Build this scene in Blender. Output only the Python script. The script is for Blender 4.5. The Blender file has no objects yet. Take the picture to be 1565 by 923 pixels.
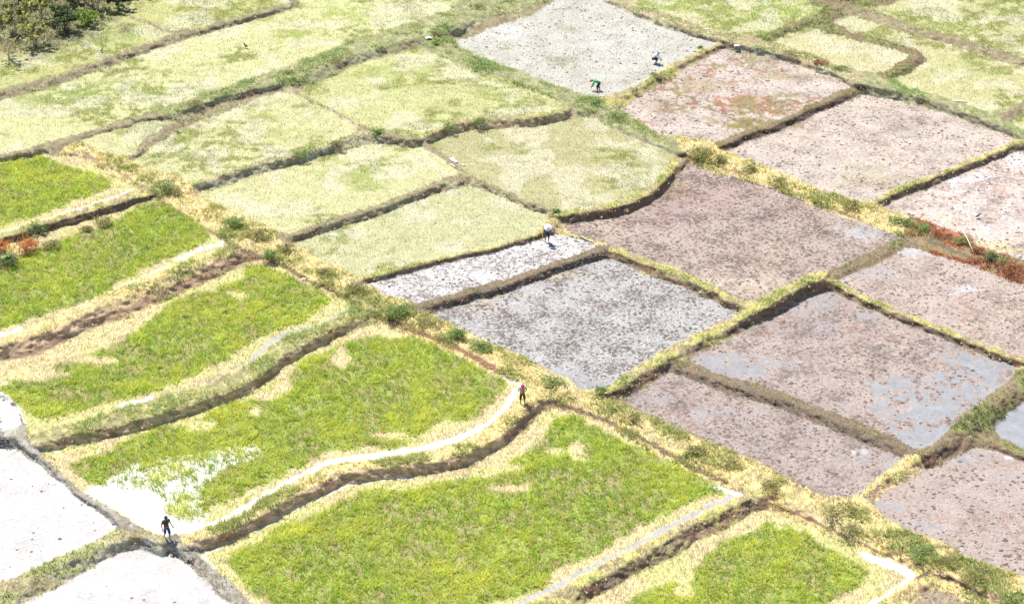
import bpy, math, random
import numpy as np
from mathutils import Vector, Matrix

# ------------------------------------------------------------------ camera, sky, sun, exposure
S = bpy.context.scene
C = S.collection
PW, PH, F = 1565.0, 923.0, 3088.0
PITCH = math.radians(30.0)
CAMZ = 77.0
cam_d = bpy.data.cameras.new('camera')
cam = bpy.data.objects.new('camera', cam_d); C.objects.link(cam)
cam.location = (0, 0, CAMZ); cam.rotation_euler = (math.pi/2 - PITCH, 0, 0)
cam_d.sensor_width = 36.0; cam_d.lens = F/PW*36.0
cam_d.clip_start = 1.0; cam_d.clip_end = 20000.0
S.camera = cam

SUN_EL, SUN_AZ = math.radians(65), math.radians(-38)      # azimuth from +Y (away from the camera) towards +X
w = bpy.data.worlds.new('World'); S.world = w; w.use_nodes = True
nt = w.node_tree
bg = nt.nodes['Background']
sky = nt.nodes.new('ShaderNodeTexSky'); sky.sky_type = 'NISHITA'; sky.sun_disc = False
sky.sun_elevation = SUN_EL; sky.sun_rotation = SUN_AZ
nt.links.new(sky.outputs[0], bg.inputs[0]); bg.inputs[1].default_value = 0.095
sd = bpy.data.lights.new('sun', 'SUN'); sd.energy = 4.6; sd.angle = math.radians(0.5); sd.color = (1, .955, .88)
sun = bpy.data.objects.new('sun', sd); C.objects.link(sun)
sp = Vector((math.sin(SUN_AZ)*math.cos(SUN_EL), math.cos(SUN_AZ)*math.cos(SUN_EL), math.sin(SUN_EL)))
sun.rotation_euler = (-sp).to_track_quat('-Z', 'Y').to_euler(); sun.location = sp*200
S.view_settings.view_transform = 'Standard'; S.view_settings.look = 'None'
S.view_settings.exposure = 0.76; S.view_settings.gamma = 1.0

rng = np.random.default_rng(7)
random.seed(7)

# ------------------------------------------------------------------ helpers
def rays(px, py):
    rx = (np.asarray(px, float) - PW/2)/F; ry = (PH/2 - np.asarray(py, float))/F
    c, s = math.cos(PITCH), math.sin(PITCH)
    return rx, ry*s + c, ry*c - s
def unproj(px, py, z):
    x, y, dz = rays(px, py); t = (z - CAMZ)/dz
    return x*t, y*t, z + 0*t

def hash2(ix, iy, seed):
    h = (ix.astype(np.int64)*374761393 + iy.astype(np.int64)*668265263 + seed*1442695041) & 0xFFFFFFFF
    h = ((h ^ (h >> 13))*1274126177) & 0xFFFFFFFF
    return ((h ^ (h >> 16)) & 0xFFFFFF)/float(0xFFFFFF)
def vnoise(x, y, seed=0):
    ix = np.floor(x); iy = np.floor(y); fx = x-ix; fy = y-iy
    fx = fx*fx*(3-2*fx); fy = fy*fy*(3-2*fy)
    ix = ix.astype(np.int64); iy = iy.astype(np.int64)
    a = hash2(ix, iy, seed); b = hash2(ix+1, iy, seed); c = hash2(ix, iy+1, seed); d = hash2(ix+1, iy+1, seed)
    return (a*(1-fx)+b*fx)*(1-fy) + (c*(1-fx)+d*fx)*fy
def fbm(x, y, seed=0, octv=3):
    s = 0; a = 1; t = 0
    for k in range(octv):
        s = s + a*vnoise(x*2**k+13.7*k, y*2**k-7.1*k, seed+k*17); t += a; a *= .5
    return s/t
def sstep(a, b, x):
    t = np.clip((x-a)/(b-a), 0, 1); return t*t*(3-2*t)
def lerp(a, b, t): return a + (b-a)*t

def tag(o, label=None, cat=None, group=None, kind=None):
    if label: o['label'] = label
    if cat: o['category'] = cat
    if group: o['group'] = group
    if kind: o['kind'] = kind
    return o

def mesh_obj(name, verts, faces, mat, cols=None, loc=(0, 0, 0), parent=None, smooth=False, extra=None):
    """verts (n,3) array; faces: (m,k) array or list of such arrays"""
    if not isinstance(faces, list): faces = [faces]
    faces = [f for f in faces if len(f)]
    me = bpy.data.meshes.new(name)
    v = np.asarray(verts, np.float32) - np.asarray(loc, np.float32)
    me.vertices.add(len(v)); me.vertices.foreach_set('co', v.ravel())
    lv = np.concatenate([f.ravel() for f in faces]).astype(np.int32)
    tot = np.concatenate([np.full(len(f), f.shape[1], np.int32) for f in faces])
    st = np.concatenate([[0], np.cumsum(tot)[:-1]]).astype(np.int32)
    me.loops.add(len(lv)); me.loops.foreach_set('vertex_index', lv)
    me.polygons.add(len(tot)); me.polygons.foreach_set('loop_start', st)
    try: me.polygons.foreach_set('loop_total', tot)
    except Exception: pass
    me.update(calc_edges=True)
    if smooth: me.polygons.foreach_set('use_smooth', np.ones(len(tot), bool))
    if cols is not None:
        a = me.color_attributes.new('albedo', 'FLOAT_COLOR', 'POINT')
        c4 = np.ones((len(v), 4), np.float32); c4[:, :3] = cols; a.data.foreach_set('color', c4.ravel())
    if extra is not None:
        a = me.color_attributes.new('surf', 'FLOAT_COLOR', 'POINT')
        a.data.foreach_set('color', np.asarray(extra, np.float32).ravel())
    me.materials.append(mat)
    o = bpy.data.objects.new(name, me); C.objects.link(o)
    if parent is not None: o.parent = parent
    o.location = loc
    return o

# ------------------------------------------------------------------ materials
def new_mat(name):
    m = bpy.data.materials.new(name); m.use_nodes = True
    n = m.node_tree; b = n.nodes['Principled BSDF']; return m, n, b
def N(n, t, **kw):
    x = n.nodes.new(t)
    for k, v in kw.items(): setattr(x, k, v)
    return x
def math_node(n, op, a, b=None, clamp=False):
    x = N(n, 'ShaderNodeMath', operation=op); x.use_clamp = clamp
    for i, q in enumerate((a, b)):
        if q is None: continue
        if isinstance(q, (int, float)): x.inputs[i].default_value = q
        else: n.links.new(q, x.inputs[i])
    return x.outputs[0]
def noise_node(n, co, scale, detail=2, rough=.55, stretch=None):
    if stretch:
        mp = N(n, 'ShaderNodeMapping'); mp.inputs['Scale'].default_value = stretch[0]
        mp.inputs['Rotation'].default_value = (0, 0, stretch[1]); n.links.new(co, mp.inputs[0]); co = mp.outputs[0]
    x = N(n, 'ShaderNodeTexNoise'); x.inputs['Scale'].default_value = scale
    x.inputs['Detail'].default_value = detail; x.inputs['Roughness'].default_value = rough
    n.links.new(co, x.inputs['Vector']); return x.outputs['Fac']
def mapr(n, v, a, b, c=0., d=1.):
    x = N(n, 'ShaderNodeMapRange'); n.links.new(v, x.inputs[0])
    for i, q in enumerate((a, b, c, d)): x.inputs[1+i].default_value = q
    return x.outputs[0]
def mixc(n, fac, a, b, mode='MIX'):
    x = N(n, 'ShaderNodeMix', data_type='RGBA', blend_type=mode)
    for i, q in ((0, fac), (6, a), (7, b)):
        if isinstance(q, (int, float)): x.inputs[i].default_value = q
        elif isinstance(q, tuple): x.inputs[i].default_value = (*q, 1)
        else: n.links.new(q, x.inputs[i])
    return x.outputs[2]

# ground: albedo attribute gives the soil, straw or silt colour, some painted reflection and shade; surf.r = clods, surf.g = wetness, surf.b = straw fibres, surf.a = grain
MG, n, b = new_mat('soil_and_silt')
geo = N(n, 'ShaderNodeNewGeometry'); P = geo.outputs['Position']
alb = N(n, 'ShaderNodeAttribute', attribute_name='albedo').outputs['Color']
sfn = N(n, 'ShaderNodeAttribute', attribute_name='surf'); sep = N(n, 'ShaderNodeSeparateColor')
n.links.new(sfn.outputs['Color'], sep.inputs[0]); cl, wet, straw = sep.outputs; grain = sfn.outputs['Alpha']
g1 = noise_node(n, P, 8.5, 3, .75)                    # fine grain
g2 = noise_node(n, P, 1.1, 3, .6)                     # metre patches
g3 = noise_node(n, P, 3.6, 4, .7)
col = mixc(n, 1.0, alb, mapr(n, g2, .3, .7, .86, 1.12), 'MULTIPLY')
gr = math_node(n, 'ADD', 1.0, math_node(n, 'MULTIPLY', grain, math_node(n, 'SUBTRACT', mapr(n, g1, .30, .70, 0, 2), 1.0)))
col = mixc(n, 1.0, col, gr, 'MULTIPLY')
patch = math_node(n, 'MULTIPLY', math_node(n, 'SUBTRACT', noise_node(n, P, .55, 3, .6), .5), .34)
clv = math_node(n, 'ADD', math_node(n, 'ADD', math_node(n, 'MULTIPLY', g3, .5), math_node(n, 'MULTIPLY', g1, .5)), patch)
clm = math_node(n, 'MULTIPLY', cl, mapr(n, clv, .495, .575), clamp=True)
clodcol = mixc(n, mapr(n, g2, .35, .65), (.125, .072, .062), (.09, .08, .072))
col = mixc(n, clm, col, clodcol)
fib = noise_node(n, P, 5.0, 3, .6, ((2.4, .55, 1), .6))
fib2 = noise_node(n, P, 5.0, 3, .6, ((2.4, .55, 1), -.9))
fm = math_node(n, 'MULTIPLY', straw, mapr(n, math_node(n, 'MAXIMUM', fib, fib2), .52, .64), clamp=True)
col = mixc(n, fm, col, (.66, .56, .30))
fd = math_node(n, 'MULTIPLY', straw, mapr(n, fib, .42, .33), clamp=True)
col = mixc(n, math_node(n, 'MULTIPLY', fd, .55), col, (.20, .17, .08))
n.links.new(col, b.inputs['Base Color'])
dry = math_node(n, 'SUBTRACT', 1.0, clm, clamp=True)
rg = mapr(n, math_node(n, 'MULTIPLY', wet, dry), 0, 1, .95, .16)
n.links.new(rg, b.inputs['Roughness']); b.inputs['IOR'].default_value = 1.33
bp = N(n, 'ShaderNodeBump'); bp.inputs['Distance'].default_value = .08
hh = math_node(n, 'ADD', math_node(n, 'MULTIPLY', g3, 1.0), math_node(n, 'MULTIPLY', g1, .55))
n.links.new(hh, bp.inputs['Height'])
n.links.new(mapr(n, wet, 0, 1, .95, .12), bp.inputs['Strength'])
n.links.new(bp.outputs[0], b.inputs['Normal'])

def leaf_mat(name, trans=.35, rough=.6):
    m, n, b = new_mat(name)
    a = N(n, 'ShaderNodeAttribute', attribute_name='albedo').outputs['Color']
    geo = N(n, 'ShaderNodeNewGeometry')
    nz = noise_node(n, geo.outputs['Position'], 9., 2)
    c = mixc(n, 1.0, a, mapr(n, nz, .3, .7, .85, 1.15), 'MULTIPLY')
    n.links.new(c, b.inputs['Base Color']); b.inputs['Roughness'].default_value = rough
    t = N(n, 'ShaderNodeBsdfTranslucent'); n.links.new(c, t.inputs[0])
    mx = N(n, 'ShaderNodeMixShader'); mx.inputs[0].default_value = trans
    n.links.new(b.outputs[0], mx.inputs[1]); n.links.new(t.outputs[0], mx.inputs[2])
    n.links.new(mx.outputs[0], n.nodes['Material Output'].inputs[0]); return m
ML = leaf_mat('leaf_blades', .45); MS = leaf_mat('dry_straw', .2, .8)
def plain(name, col, rough=.8, var=.25, scale=25.):
    m, n, b = new_mat(name)
    tc = N(n, 'ShaderNodeTexCoord'); nz = noise_node(n, tc.outputs['Object'], scale, 3)
    c = mixc(n, 1.0, col, mapr(n, nz, .3, .7, 1-var, 1+var), 'MULTIPLY')
    n.links.new(c, b.inputs['Base Color']); b.inputs['Roughness'].default_value = rough; return m
MCL, n, b = new_mat('mud_clods')
a = N(n, 'ShaderNodeAttribute', attribute_name='albedo').outputs['Color']; n.links.new(a, b.inputs['Base Color']); b.inputs['Roughness'].default_value = .9
MBARK = plain('pale_dry_wood', (.60, .53, .38), .85, .3, 8.)
MDBARK = plain('brown_bark', (.16, .12, .09), .9, .3, 8.)

# ------------------------------------------------------------------ fields: polygon traced on the ground, level in metres, kind of surface, words
YEL, WHT, GRY, PNK, PPK, GRN, PLG, WAT, DRK = 'yellow', 'white', 'grey', 'pink', 'palepink', 'green', 'palegrey', 'water', 'dark'
FIELDS = [
 ('A0', 3.0, YEL, 'yellow green paddy at the top beyond the dark scrub shade', [(198,24),(230,34),(266,49),(312,42),(333,34),(420,12),(443,5),(443,-6),(198,-6)]),
 ('A1', 3.0, YEL, 'yellow paddy beneath the bare scrub trees', [(-6,138),(40,128),(80,117),(128,100),(166,87),(194,77),(225,67),(262,51),(230,38),(195,29),(190,-6),(-6,-6)]),
 ('A2', 2.6, YEL, 'long pale yellow paddy between dark bank and wide weedy bank', [(-6,156),(35,145),(66,138),(100,126),(139,112),(173,100),(225,80),(263,68),(312,52),(420,21),(447,14),(455,-6),(715,-6),(685,15),(644,30),(588,47),(543,61),(498,77),(439,101),(381,119),(350,132),(298,148),(243,169),(208,177),(153,193),(118,207),(76,216),(35,231),(-6,238)]),
 ('A3', 2.45, YEL, 'small triangular yellow paddy in the bank fork', [(121,214),(166,200),(243,180),(262,185),(250,195),(222,213),(201,237),(180,238),(146,227)]),
 ('B1', 2.2, YEL, 'rounded pale paddy below the small triangular one', [(205,243),(222,229),(260,208),(300,187),(340,173),(385,153),(425,142),(450,143),(494,166),(550,193),(540,203),(519,211),(449,234),(401,245),(354,257),(305,276),(290,276),(243,262),(208,250)]),
 ('B2', 2.2, YEL, 'mottled yellow paddy under the wide weedy bank', [(456,140),(512,113),(543,99),(585,85),(637,74),(670,84),(700,98),(760,121),(810,138),(860,158),(862,165),(830,172),(780,177),(730,179),(690,185),(666,198),(640,208),(610,207),(575,201),(558,192),(497,163)]),
 ('B3', 1.65, YEL, 'smooth cream paddy with one olive blotch', [(300,297),(305,293),(340,286),(381,271),(449,250),(498,238),(540,226),(580,214),(640,221),(678,243),(703,264),(657,280),(616,296),(588,309),(519,330),(449,355),(435,357),(390,340),(340,315)]),
 ('B4', 1.6, YEL, 'dense olive seedling paddy with curved grassy rim', [(652,217),(680,206),(730,199),(800,193),(872,180),(900,178),(940,198),(985,217),(1020,229),(1022,245),(1010,268),(985,290),(950,305),(900,318),(862,322),(838,316),(802,304),(765,288),(720,268),(704,254),(680,237)]),
 ('B5', 1.2, YEL, 'cream paddy behind the farmer in the white hat', [(449,372),(494,355),(536,342),(574,331),(623,311),(657,298),(713,284),(732,284),(760,297),(802,313),(843,324),(832,345),(810,359),(758,374),(692,389),(637,400),(588,410),(550,423),(520,408),(480,390),(460,380)]),
 ('B6', .95, WHT, 'narrow shining mud strip where the white hatted farmer works', [(557,434),(602,421),(664,405),(713,393),(762,379),(800,371),(829,365),(848,356),(892,365),(911,373),(905,380),(881,390),(829,405),(795,419),(727,438),(675,452),(640,463),(600,453),(575,442)]),
 ('C1', 1.95, PLG, 'pale silty paddy where two farmers bend', [(694,62),(730,54),(746,43),(800,29),(836,9),(857,-6),(905,-6),(940,8),(968,19),(1003,37),(1055,50),(1093,64),(1098,69),(1072,75),(1044,88),(1024,99),(1003,113),(975,130),(933,146),(920,150),(899,146),(854,134),(802,112),(762,99),(720,82),(698,70)]),
 ('C2', 1.7, PPK, 'pink mud paddy streaked with rusty weed', [(1107,72),(1062,97),(1031,117),(985,143),(956,161),(945,166),(960,176),(982,191),(1010,206),(1058,211),(1095,217),(1128,204),(1180,185),(1197,181),(1249,154),(1284,138),(1304,133),(1284,122),(1249,109),(1214,95),(1180,86),(1145,77),(1118,70)]),
 ('C3', 1.35, PPK, 'square pink mud paddy ringed by dark banks', [(1109,231),(1145,215),(1190,201),(1249,173),(1301,152),(1325,142),(1367,151),(1416,165),(1457,179),(1509,193),(1555,208),(1550,216),(1527,227),(1478,244),(1440,262),(1409,272),(1367,286),(1339,303),(1318,308),(1259,294),(1214,271),(1180,258),(1142,243)]),
 ('C4', .95, PPK, 'pink mud paddy laced with white water lines', [(1345,317),(1370,300),(1422,283),(1457,267),(1509,248),(1571,224),(1571,398),(1527,386),(1492,374),(1464,355),(1429,343),(1388,329)]),
 ('C5', 2.3, YEL, 'yellow green paddy on the top edge with olive streaks', [(940,-6),(965,4),(985,9),(1020,22),(1072,40),(1107,47),(1159,54),(1170,52),(1197,40),(1243,22),(1262,13),(1225,-6)]),
 ('C6', 2.1, YEL, 'small cream paddy framed by a dark hooked bank', [(1184,61),(1209,51),(1241,41),(1249,45),(1301,60),(1353,72),(1393,84),(1383,92),(1360,104),(1348,112),(1318,109),(1284,100),(1232,79),(1190,67)]),
 ('C7', 1.9, YEL, 'yellow paddy wrapping round the dark hooked bank', [(1272,31),(1311,25),(1339,37),(1388,51),(1450,67),(1492,81),(1544,98),(1571,103),(1571,150),(1533,170),(1513,172),(1457,151),(1388,134),(1366,120),(1400,106),(1415,92),(1411,84),(1388,74),(1339,60),(1294,46)]),
 ('C8', 2.1, YEL, 'yellow green paddy in the top corner', [(1334,14),(1367,5),(1381,-6),(1571,-6),(1571,92),(1527,77),(1475,61),(1450,54),(1388,36)]),
 ('C9', 1.6, YEL, 'sliver of yellow paddy past the square pink paddy', [(1546,182),(1571,166),(1571,196),(1558,196)]),
 ('D1', 1.05, PNK, 'large reddish clod mud paddy', [(864,340),(906,330),(968,320),(996,304),(1020,279),(1044,258),(1052,248),(1072,257),(1124,271),(1180,288),(1249,316),(1301,335),(1360,355),(1377,362),(1367,367),(1339,381),(1298,399),(1263,413),(1235,418),(1197,437),(1150,462),(1126,456),(1089,436),(1037,411),(985,394),(961,384),(933,373),(913,369),(880,358),(862,350)]),
 ('D2', .6, GRY, 'broad grey clod mud paddy below the shining strip', [(660,478),(692,467),(762,447),(829,425),(892,403),(923,394),(945,394),(982,418),(1037,435),(1065,448),(1124,470),(1132,478),(1100,492),(1055,513),(1003,541),(954,572),(921,595),(892,595),(864,577),(822,557),(795,543),(748,523),(710,506),(675,488)]),
 ('D3', .4, PNK, 'pink mud paddy with blue standing water', [(1054,549),(1072,537),(1107,520),(1145,502),(1166,488),(1214,458),(1259,440),(1273,442),(1318,466),(1370,489),(1422,508),(1492,535),(1537,553),(1556,562),(1550,572),(1527,594),(1495,615),(1457,650),(1429,679),(1422,684),(1395,684),(1370,668),(1318,648),(1266,627),(1204,601),(1150,585),(1086,567)]),
 ('D4', .75, PNK, 'pale pink mud paddy along the rust weed bank', [(1275,428),(1311,416),(1353,396),(1388,377),(1429,390),(1492,407),(1527,425),(1571,437),(1571,548),(1544,541),(1492,519),(1422,491),(1370,472),(1318,450),(1286,434)]),
 ('D5', .2, PNK, 'long wedge of grey pink mud under the dark bank', [(942,614),(975,597),(1003,576),(1026,569),(1055,579),(1107,600),(1152,610),(1197,626),(1249,647),(1301,668),(1353,689),(1385,699),(1360,714),(1336,733),(1318,752),(1300,759),(1284,758),(1242,750),(1214,737),(1180,715),(1152,702),(1107,684),(1055,663),(1003,639),(968,625)]),
 ('D6', 0., PNK, 'smooth pinkish mud paddy in the lower corner', [(1332,770),(1353,751),(1388,731),(1440,708),(1492,683),(1520,688),(1571,707),(1571,882),(1509,862),(1475,848),(1440,827),(1388,810),(1353,789)]),
 ('D7', .1, WAT, 'flooded paddy of blue water', [(1518,655),(1540,631),(1571,610),(1571,688),(1527,667)]),
 ('E1', 2.2, GRN, 'upper green rice terrace', [(-6,241),(60,237),(100,238),(125,240),(160,262),(200,285),(208,292),(139,314),(114,323),(52,340),(-6,358)]),
 ('E2', 1.8, GRN, 'green rice terrace beside orange shrubs', [(-6,372),(60,350),(120,336),(180,318),(235,300),(252,308),(300,338),(343,366),(350,374),(288,395),(187,437),(121,468),(35,504),(-6,518)]),
 ('E3', 1.05, GRN, 'green rice terrace between two brown risers', [(-6,555),(62,538),(104,518),(139,501),(194,486),(243,463),(295,441),(347,416),(392,403),(425,407),(463,428),(494,444),(534,465),(533,474),(484,498),(440,511),(401,541),(381,556),(312,588),(243,608),(194,620),(139,638),(69,656),(46,663),(38,645),(22,618),(-6,600)]),
 ('E4', .5, GRN, 'green rice terrace with the flooded white corner', [(66,686),(121,672),(173,660),(243,646),(312,618),(385,600),(415,570),(460,545),(512,517),(560,498),(588,496),(630,514),(675,531),(727,559),(772,577),(800,586),(800,596),(789,612),(762,637),(727,664),(675,685),(588,702),(519,706),(467,726),(415,752),(364,789),(288,816),(243,818),(208,801),(187,787),(146,763),(121,748),(87,724),(58,700)]),
 ('E5', -.05, GRN, 'largest green rice terrace', [(300,845),(364,820),(449,778),(494,754),(536,736),(567,729),(657,722),(710,705),(762,684),(800,657),(822,632),(845,622),(899,638),(940,659),(982,683),(1024,704),(1072,728),(1107,747),(1136,755),(1128,761),(1072,787),(1020,811),(968,839),(909,870),(857,898),(800,929),(400,929),(375,915),(340,885)]),
 ('E6', -.55, GRN, 'green rice terrace at the bottom edge', [(880,929),(926,904),(975,876),(1037,848),(1069,824),(1107,810),(1162,779),(1175,780),(1232,803),(1284,827),(1325,844),(1381,862),(1402,879),(1388,891),(1360,908),(1328,929)]),
 ('E7', -.8, DRK, 'bare brown plot cut by the bottom edge', [(1392,929),(1412,905),(1432,898),(1455,908),(1478,918),(1495,929)]),
 ('F0', .7, WHT, 'small wet corner at the edge beside the straw', [(-6,603),(14,612),(28,628),(34,648),(20,656),(-6,660)]),
 ('F1', .25, WHT, 'glaring white silt paddy', [(-6,680),(24,674),(48,694),(82,722),(116,748),(139,766),(186,798),(173,810),(121,837),(35,875),(-6,892)]),
 ('F2', -.15, WHT, 'lower white silt paddy cut by the bottom edge', [(20,929),(104,888),(173,847),(222,834),(257,839),(295,869),(329,903),(356,929)]),
]
# banks: words, half width in photo pixels, height above the higher field, top style, crest line
BANKS = [
 ('dark earth bank under the scrub trees paddy', 1.6, .06, 'mud', [(-6,142),(40,131),(80,121),(128,104),(166,91),(194,81),(225,71),(270,53),(312,45),(333,37),(420,15),(447,8),(460,-6)]),
 ('faint low ridge near the scrub', 1.2, .05, 'mud', [(194,20),(198,28),(230,36),(264,50)]),
 ('low bank with mud crust below the long pale paddy', 4, .12, 'mud', [(-6,240),(60,226),(118,211),(180,190),(243,174)]),
 ('wide weedy green bank crossing the upper paddies', 8, .25, 'weedy', [(243,175),(300,156),(350,140),(420,124),(480,103),(540,80),(600,62),(660,48),(700,38),(740,15),(790,5),(840,-8)]),
 ('dark curved bank round the rounded pale paddy', 2, .1, 'mud', [(203,240),(222,219),(262,190),(300,170),(350,155),(420,135)]),
 ('thin seedling covered ridge between two yellow paddies', 1.2, .08, 'mixed', [(453,141),(494,165),(553,193)]),
 ('eroded bank with grass patch above the smooth cream paddy', 2.4, .14, 'mixed', [(300,281),(354,261),(401,249),(449,238),(498,224),(535,209),(575,201)]),
 ('short mud bank joining two paddies', 2.6, .12, 'mud', [(553,194),(580,204),(610,211),(640,212)]),
 ('green topped curved bank over the olive paddy', 2.6, .16, 'green', [(640,212),(670,201),(685,189),(730,182),(780,181),(830,177),(872,166)]),
 ('thin ridge with white plank', 1.3, .08, 'mud', [(645,214),(680,240),(712,268)]),
 ('grey bank above the cream paddy', 2.4, .12, 'mud', [(440,362),(494,343),(536,330),(574,318),(616,302),(657,286),(695,272),(715,268)]),
 ('thin ridge along the olive paddy corner', 1.5, .1, 'mud', [(715,268),(740,281),(765,291),(802,308),(835,319),(855,325)]),
 ('curved straw bank rimming the olive paddy', 4, .2, 'yellowgreen', [(848,328),(900,323),(950,314),(990,298),(1020,274),(1036,252),(1043,238)]),
 ('bank behind the white hatted farmer', 2.6, .16, 'yellowgreen', [(550,428),(602,414),(664,397),(713,387),(760,377),(810,362),(838,350),(850,332)]),
 ('rough clod bank below the shining strip', 4, .2, 'clod', [(642,467),(675,459),(727,446),(770,436),(829,413),(880,396),(915,383),(930,377)]),
 ('low ridge with a pale stick', 1.6, .06, 'straw', [(855,352),(885,360),(925,372)]),
 ('yellow grass bank between reddish and grey mud', 3, .16, 'yellowgreen', [(930,378),(955,390),(985,401),(1037,418),(1085,442),(1124,462),(1145,473)]),
 ('thick grassy bank rising between mud paddies', 6, .3, 'yellowgreen', [(925,601),(960,581),(1003,553),(1050,528),(1100,503),(1140,480),(1180,461),(1225,434),(1260,424)]),
 ('dark weedy bank leading up to the main bank', 4, .25, 'darkmix', [(1260,424),(1300,406),(1345,384),(1383,367)]),
 ('dark ploughed bank over the wedge of mud', 3, .22, 'clod', [(1030,560),(1080,572),(1130,592),(1200,612),(1260,636),(1320,658),(1375,684),(1400,691)]),
 ('narrow yellow topped bank between pink mud paddies', 2.2, .18, 'yellowgreen', [(1262,428),(1300,447),(1370,478),(1440,505),(1500,529),(1571,556)]),
 ('yellow grass spur ending in the mud', 4, .25, 'straw', [(1320,757),(1345,731),(1380,709),(1410,695)]),
 ('broad mossy bank between the mud paddies', 9, .3, 'darkmix', [(1410,692),(1440,676),(1465,655),(1495,632),(1530,604),(1571,578)]),
 ('short bank beside the flooded paddy', 3, .2, 'darkmix', [(1497,662),(1530,680),(1571,700)]),
 ('green grassy bank below the silty paddy', 7, .2, 'weedy', [(690,68),(720,90),(780,114),(850,146),(900,162),(940,182),(980,205),(1020,222),(1045,232)]),
 ('crumbling earth rim of the silty paddy', 2, .1, 'mud', [(692,56),(730,48),(745,37),(800,21),(842,2),(852,-8)]),
 ('long dry bank across the upper paddies', 5, .18, 'mixed', [(915,-8),(960,12),(1003,29),(1055,43),(1100,58),(1140,67),(1175,75),(1220,86),(1270,106),(1310,124)]),
 ('long green bank above the square pink paddy', 5, .2, 'weedy', [(1310,126),(1350,131),(1400,143),(1460,162),(1510,182),(1562,204)]),
 ('dark bank between silty and pink mud paddies', 2.6, .2, 'yellowgreen', [(1103,67),(1060,84),(1024,104),(995,122),(965,139),(930,154)]),
 ('dark straight bank between two pink paddies', 2.4, .2, 'darkmix', [(1103,222),(1145,204),(1190,188),(1249,160),(1301,138),(1320,133)]),
 ('main bank with straw and bushes above the reddish mud', 9, .35, 'straw', [(1045,226),(1090,236),(1140,252),(1190,272),(1240,295),(1290,311),(1330,320),(1380,343)]),
 ('main bank overgrown with rust red weeds', 8, .35, 'rust', [(1380,343),(1430,360),(1480,382),(1530,402),(1578,420)]),
 ('narrow bank below the square pink paddy', 2, .18, 'yellowgreen', [(1338,310),(1370,292),(1420,276),(1460,257),(1510,238),(1560,215)]),
 ('dark bank between small top paddies', 2.2, .16, 'darkmix', [(1168,57),(1200,44),(1246,28),(1275,17),(1300,6),(1345,-8)]),
 ('dark hooked bank round the small cream paddy', 2.4, .18, 'darkmix', [(1246,30),(1300,50),(1350,63),(1400,78),(1414,87),(1385,101),(1354,113)]),
 ('straight thin bank below the top corner paddy', 2.2, .12, 'mud', [(1290,12),(1330,25),(1388,43),(1450,60),(1510,79),(1571,98)]),
 ('short dark bank meeting the top crossing', 2, .14, 'darkmix', [(1210,-8),(1245,5),(1278,17)]),
 ('short bank past the square pink paddy', 2, .14, 'mud', [(1530,178),(1545,167),(1571,153)]),
 ('main straw bank beside the upper green terraces', 9, .35, 'straw', [(110,226),(150,238),(200,257),(240,277),(290,302),(340,332),(390,362),(430,391),(480,417),(530,442),(570,460)]),
 ('main straw bank beside the large green terraces', 9, .4, 'straw', [(570,460),(640,490),(700,517),(760,547),(820,573),(870,593),(930,614)]),
 ('main straw bank below the wedge of mud', 12, .45, 'straw', [(930,614),(980,642),(1040,673),(1100,704),(1160,738),(1220,762),(1280,786)]),
 ('main grassy bank running out at the bottom corner', 14, .45, 'straw', [(1280,786),(1340,812),(1400,842),(1460,872),(1530,905),(1585,932)]),
 ('overgrown low bank above the orange shrubs', 6, .2, 'yellowgreen', [(-6,364),(60,343),(120,326),(180,309),(238,292)]),
 ('steep brown riser bank with straw lip', 6, .2, 'straw', [(-6,528),(35,514),(90,494),(121,480),(187,450),(243,424),(295,405),(343,386),(372,378)]),
 ('winding grassy bank above the flooded terrace', 7, .16, 'green', [(55,672),(110,661),(175,648),(245,630),(300,610),(360,592),(400,567),(430,541),(480,512),(520,494),(562,474)]),
 ('winding straw bank where the red scarfed farmer walks', 7, .2, 'straw', [(285,829),(364,800),(415,772),(467,746),(519,719),(588,710),(675,702),(727,685),(775,656),(800,628),(818,608)]),
 ('straw bank above the bottom green terrace', 6, .18, 'yellowgreen', [(800,932),(860,905),(920,878),(970,850),(1030,815),(1080,788),(1130,764),(1162,756)]),
 ('grey mud bank beside the glaring white silt', 4, .15, 'wetmud', [(-6,664),(26,666),(55,694),(100,733),(140,764),(175,788),(205,812),(240,826)]),
 ('grassy bank between the two white silt paddies', 6, .2, 'mixed', [(-6,905),(40,884),(110,850),(173,822),(215,813),(250,828)]),
 ('churned mud bank running down from the walking farmer', 7, .15, 'wetmud', [(265,830),(300,852),(340,885),(390,932)]),
 ('yellow lip round the bare brown plot', 5, .2, 'straw', [(1332,932),(1370,903),(1408,885),(1440,886),(1490,906),(1530,932)]),
]
TOP = {'mud': (.24,.21,.12), 'weedy': (.27,.30,.14), 'straw': (.52,.42,.17), 'mixed': (.30,.28,.15), 'green': (.32,.32,.14),
       'yellowgreen': (.38,.37,.12), 'clod': (.15,.115,.085), 'darkmix': (.18,.14,.075), 'rust': (.24,.16,.08), 'wetmud': (.30,.29,.25)}
FACE = {'mud': (.33,.29,.18), 'weedy': (.27,.25,.16), 'straw': (.50,.35,.23), 'mixed': (.35,.32,.22), 'green': (.46,.35,.21),
        'yellowgreen': (.18,.13,.09), 'clod': (.15,.12,.09), 'darkmix': (.105,.072,.055), 'rust': (.19,.11,.08), 'wetmud': (.27,.255,.21)}

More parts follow.
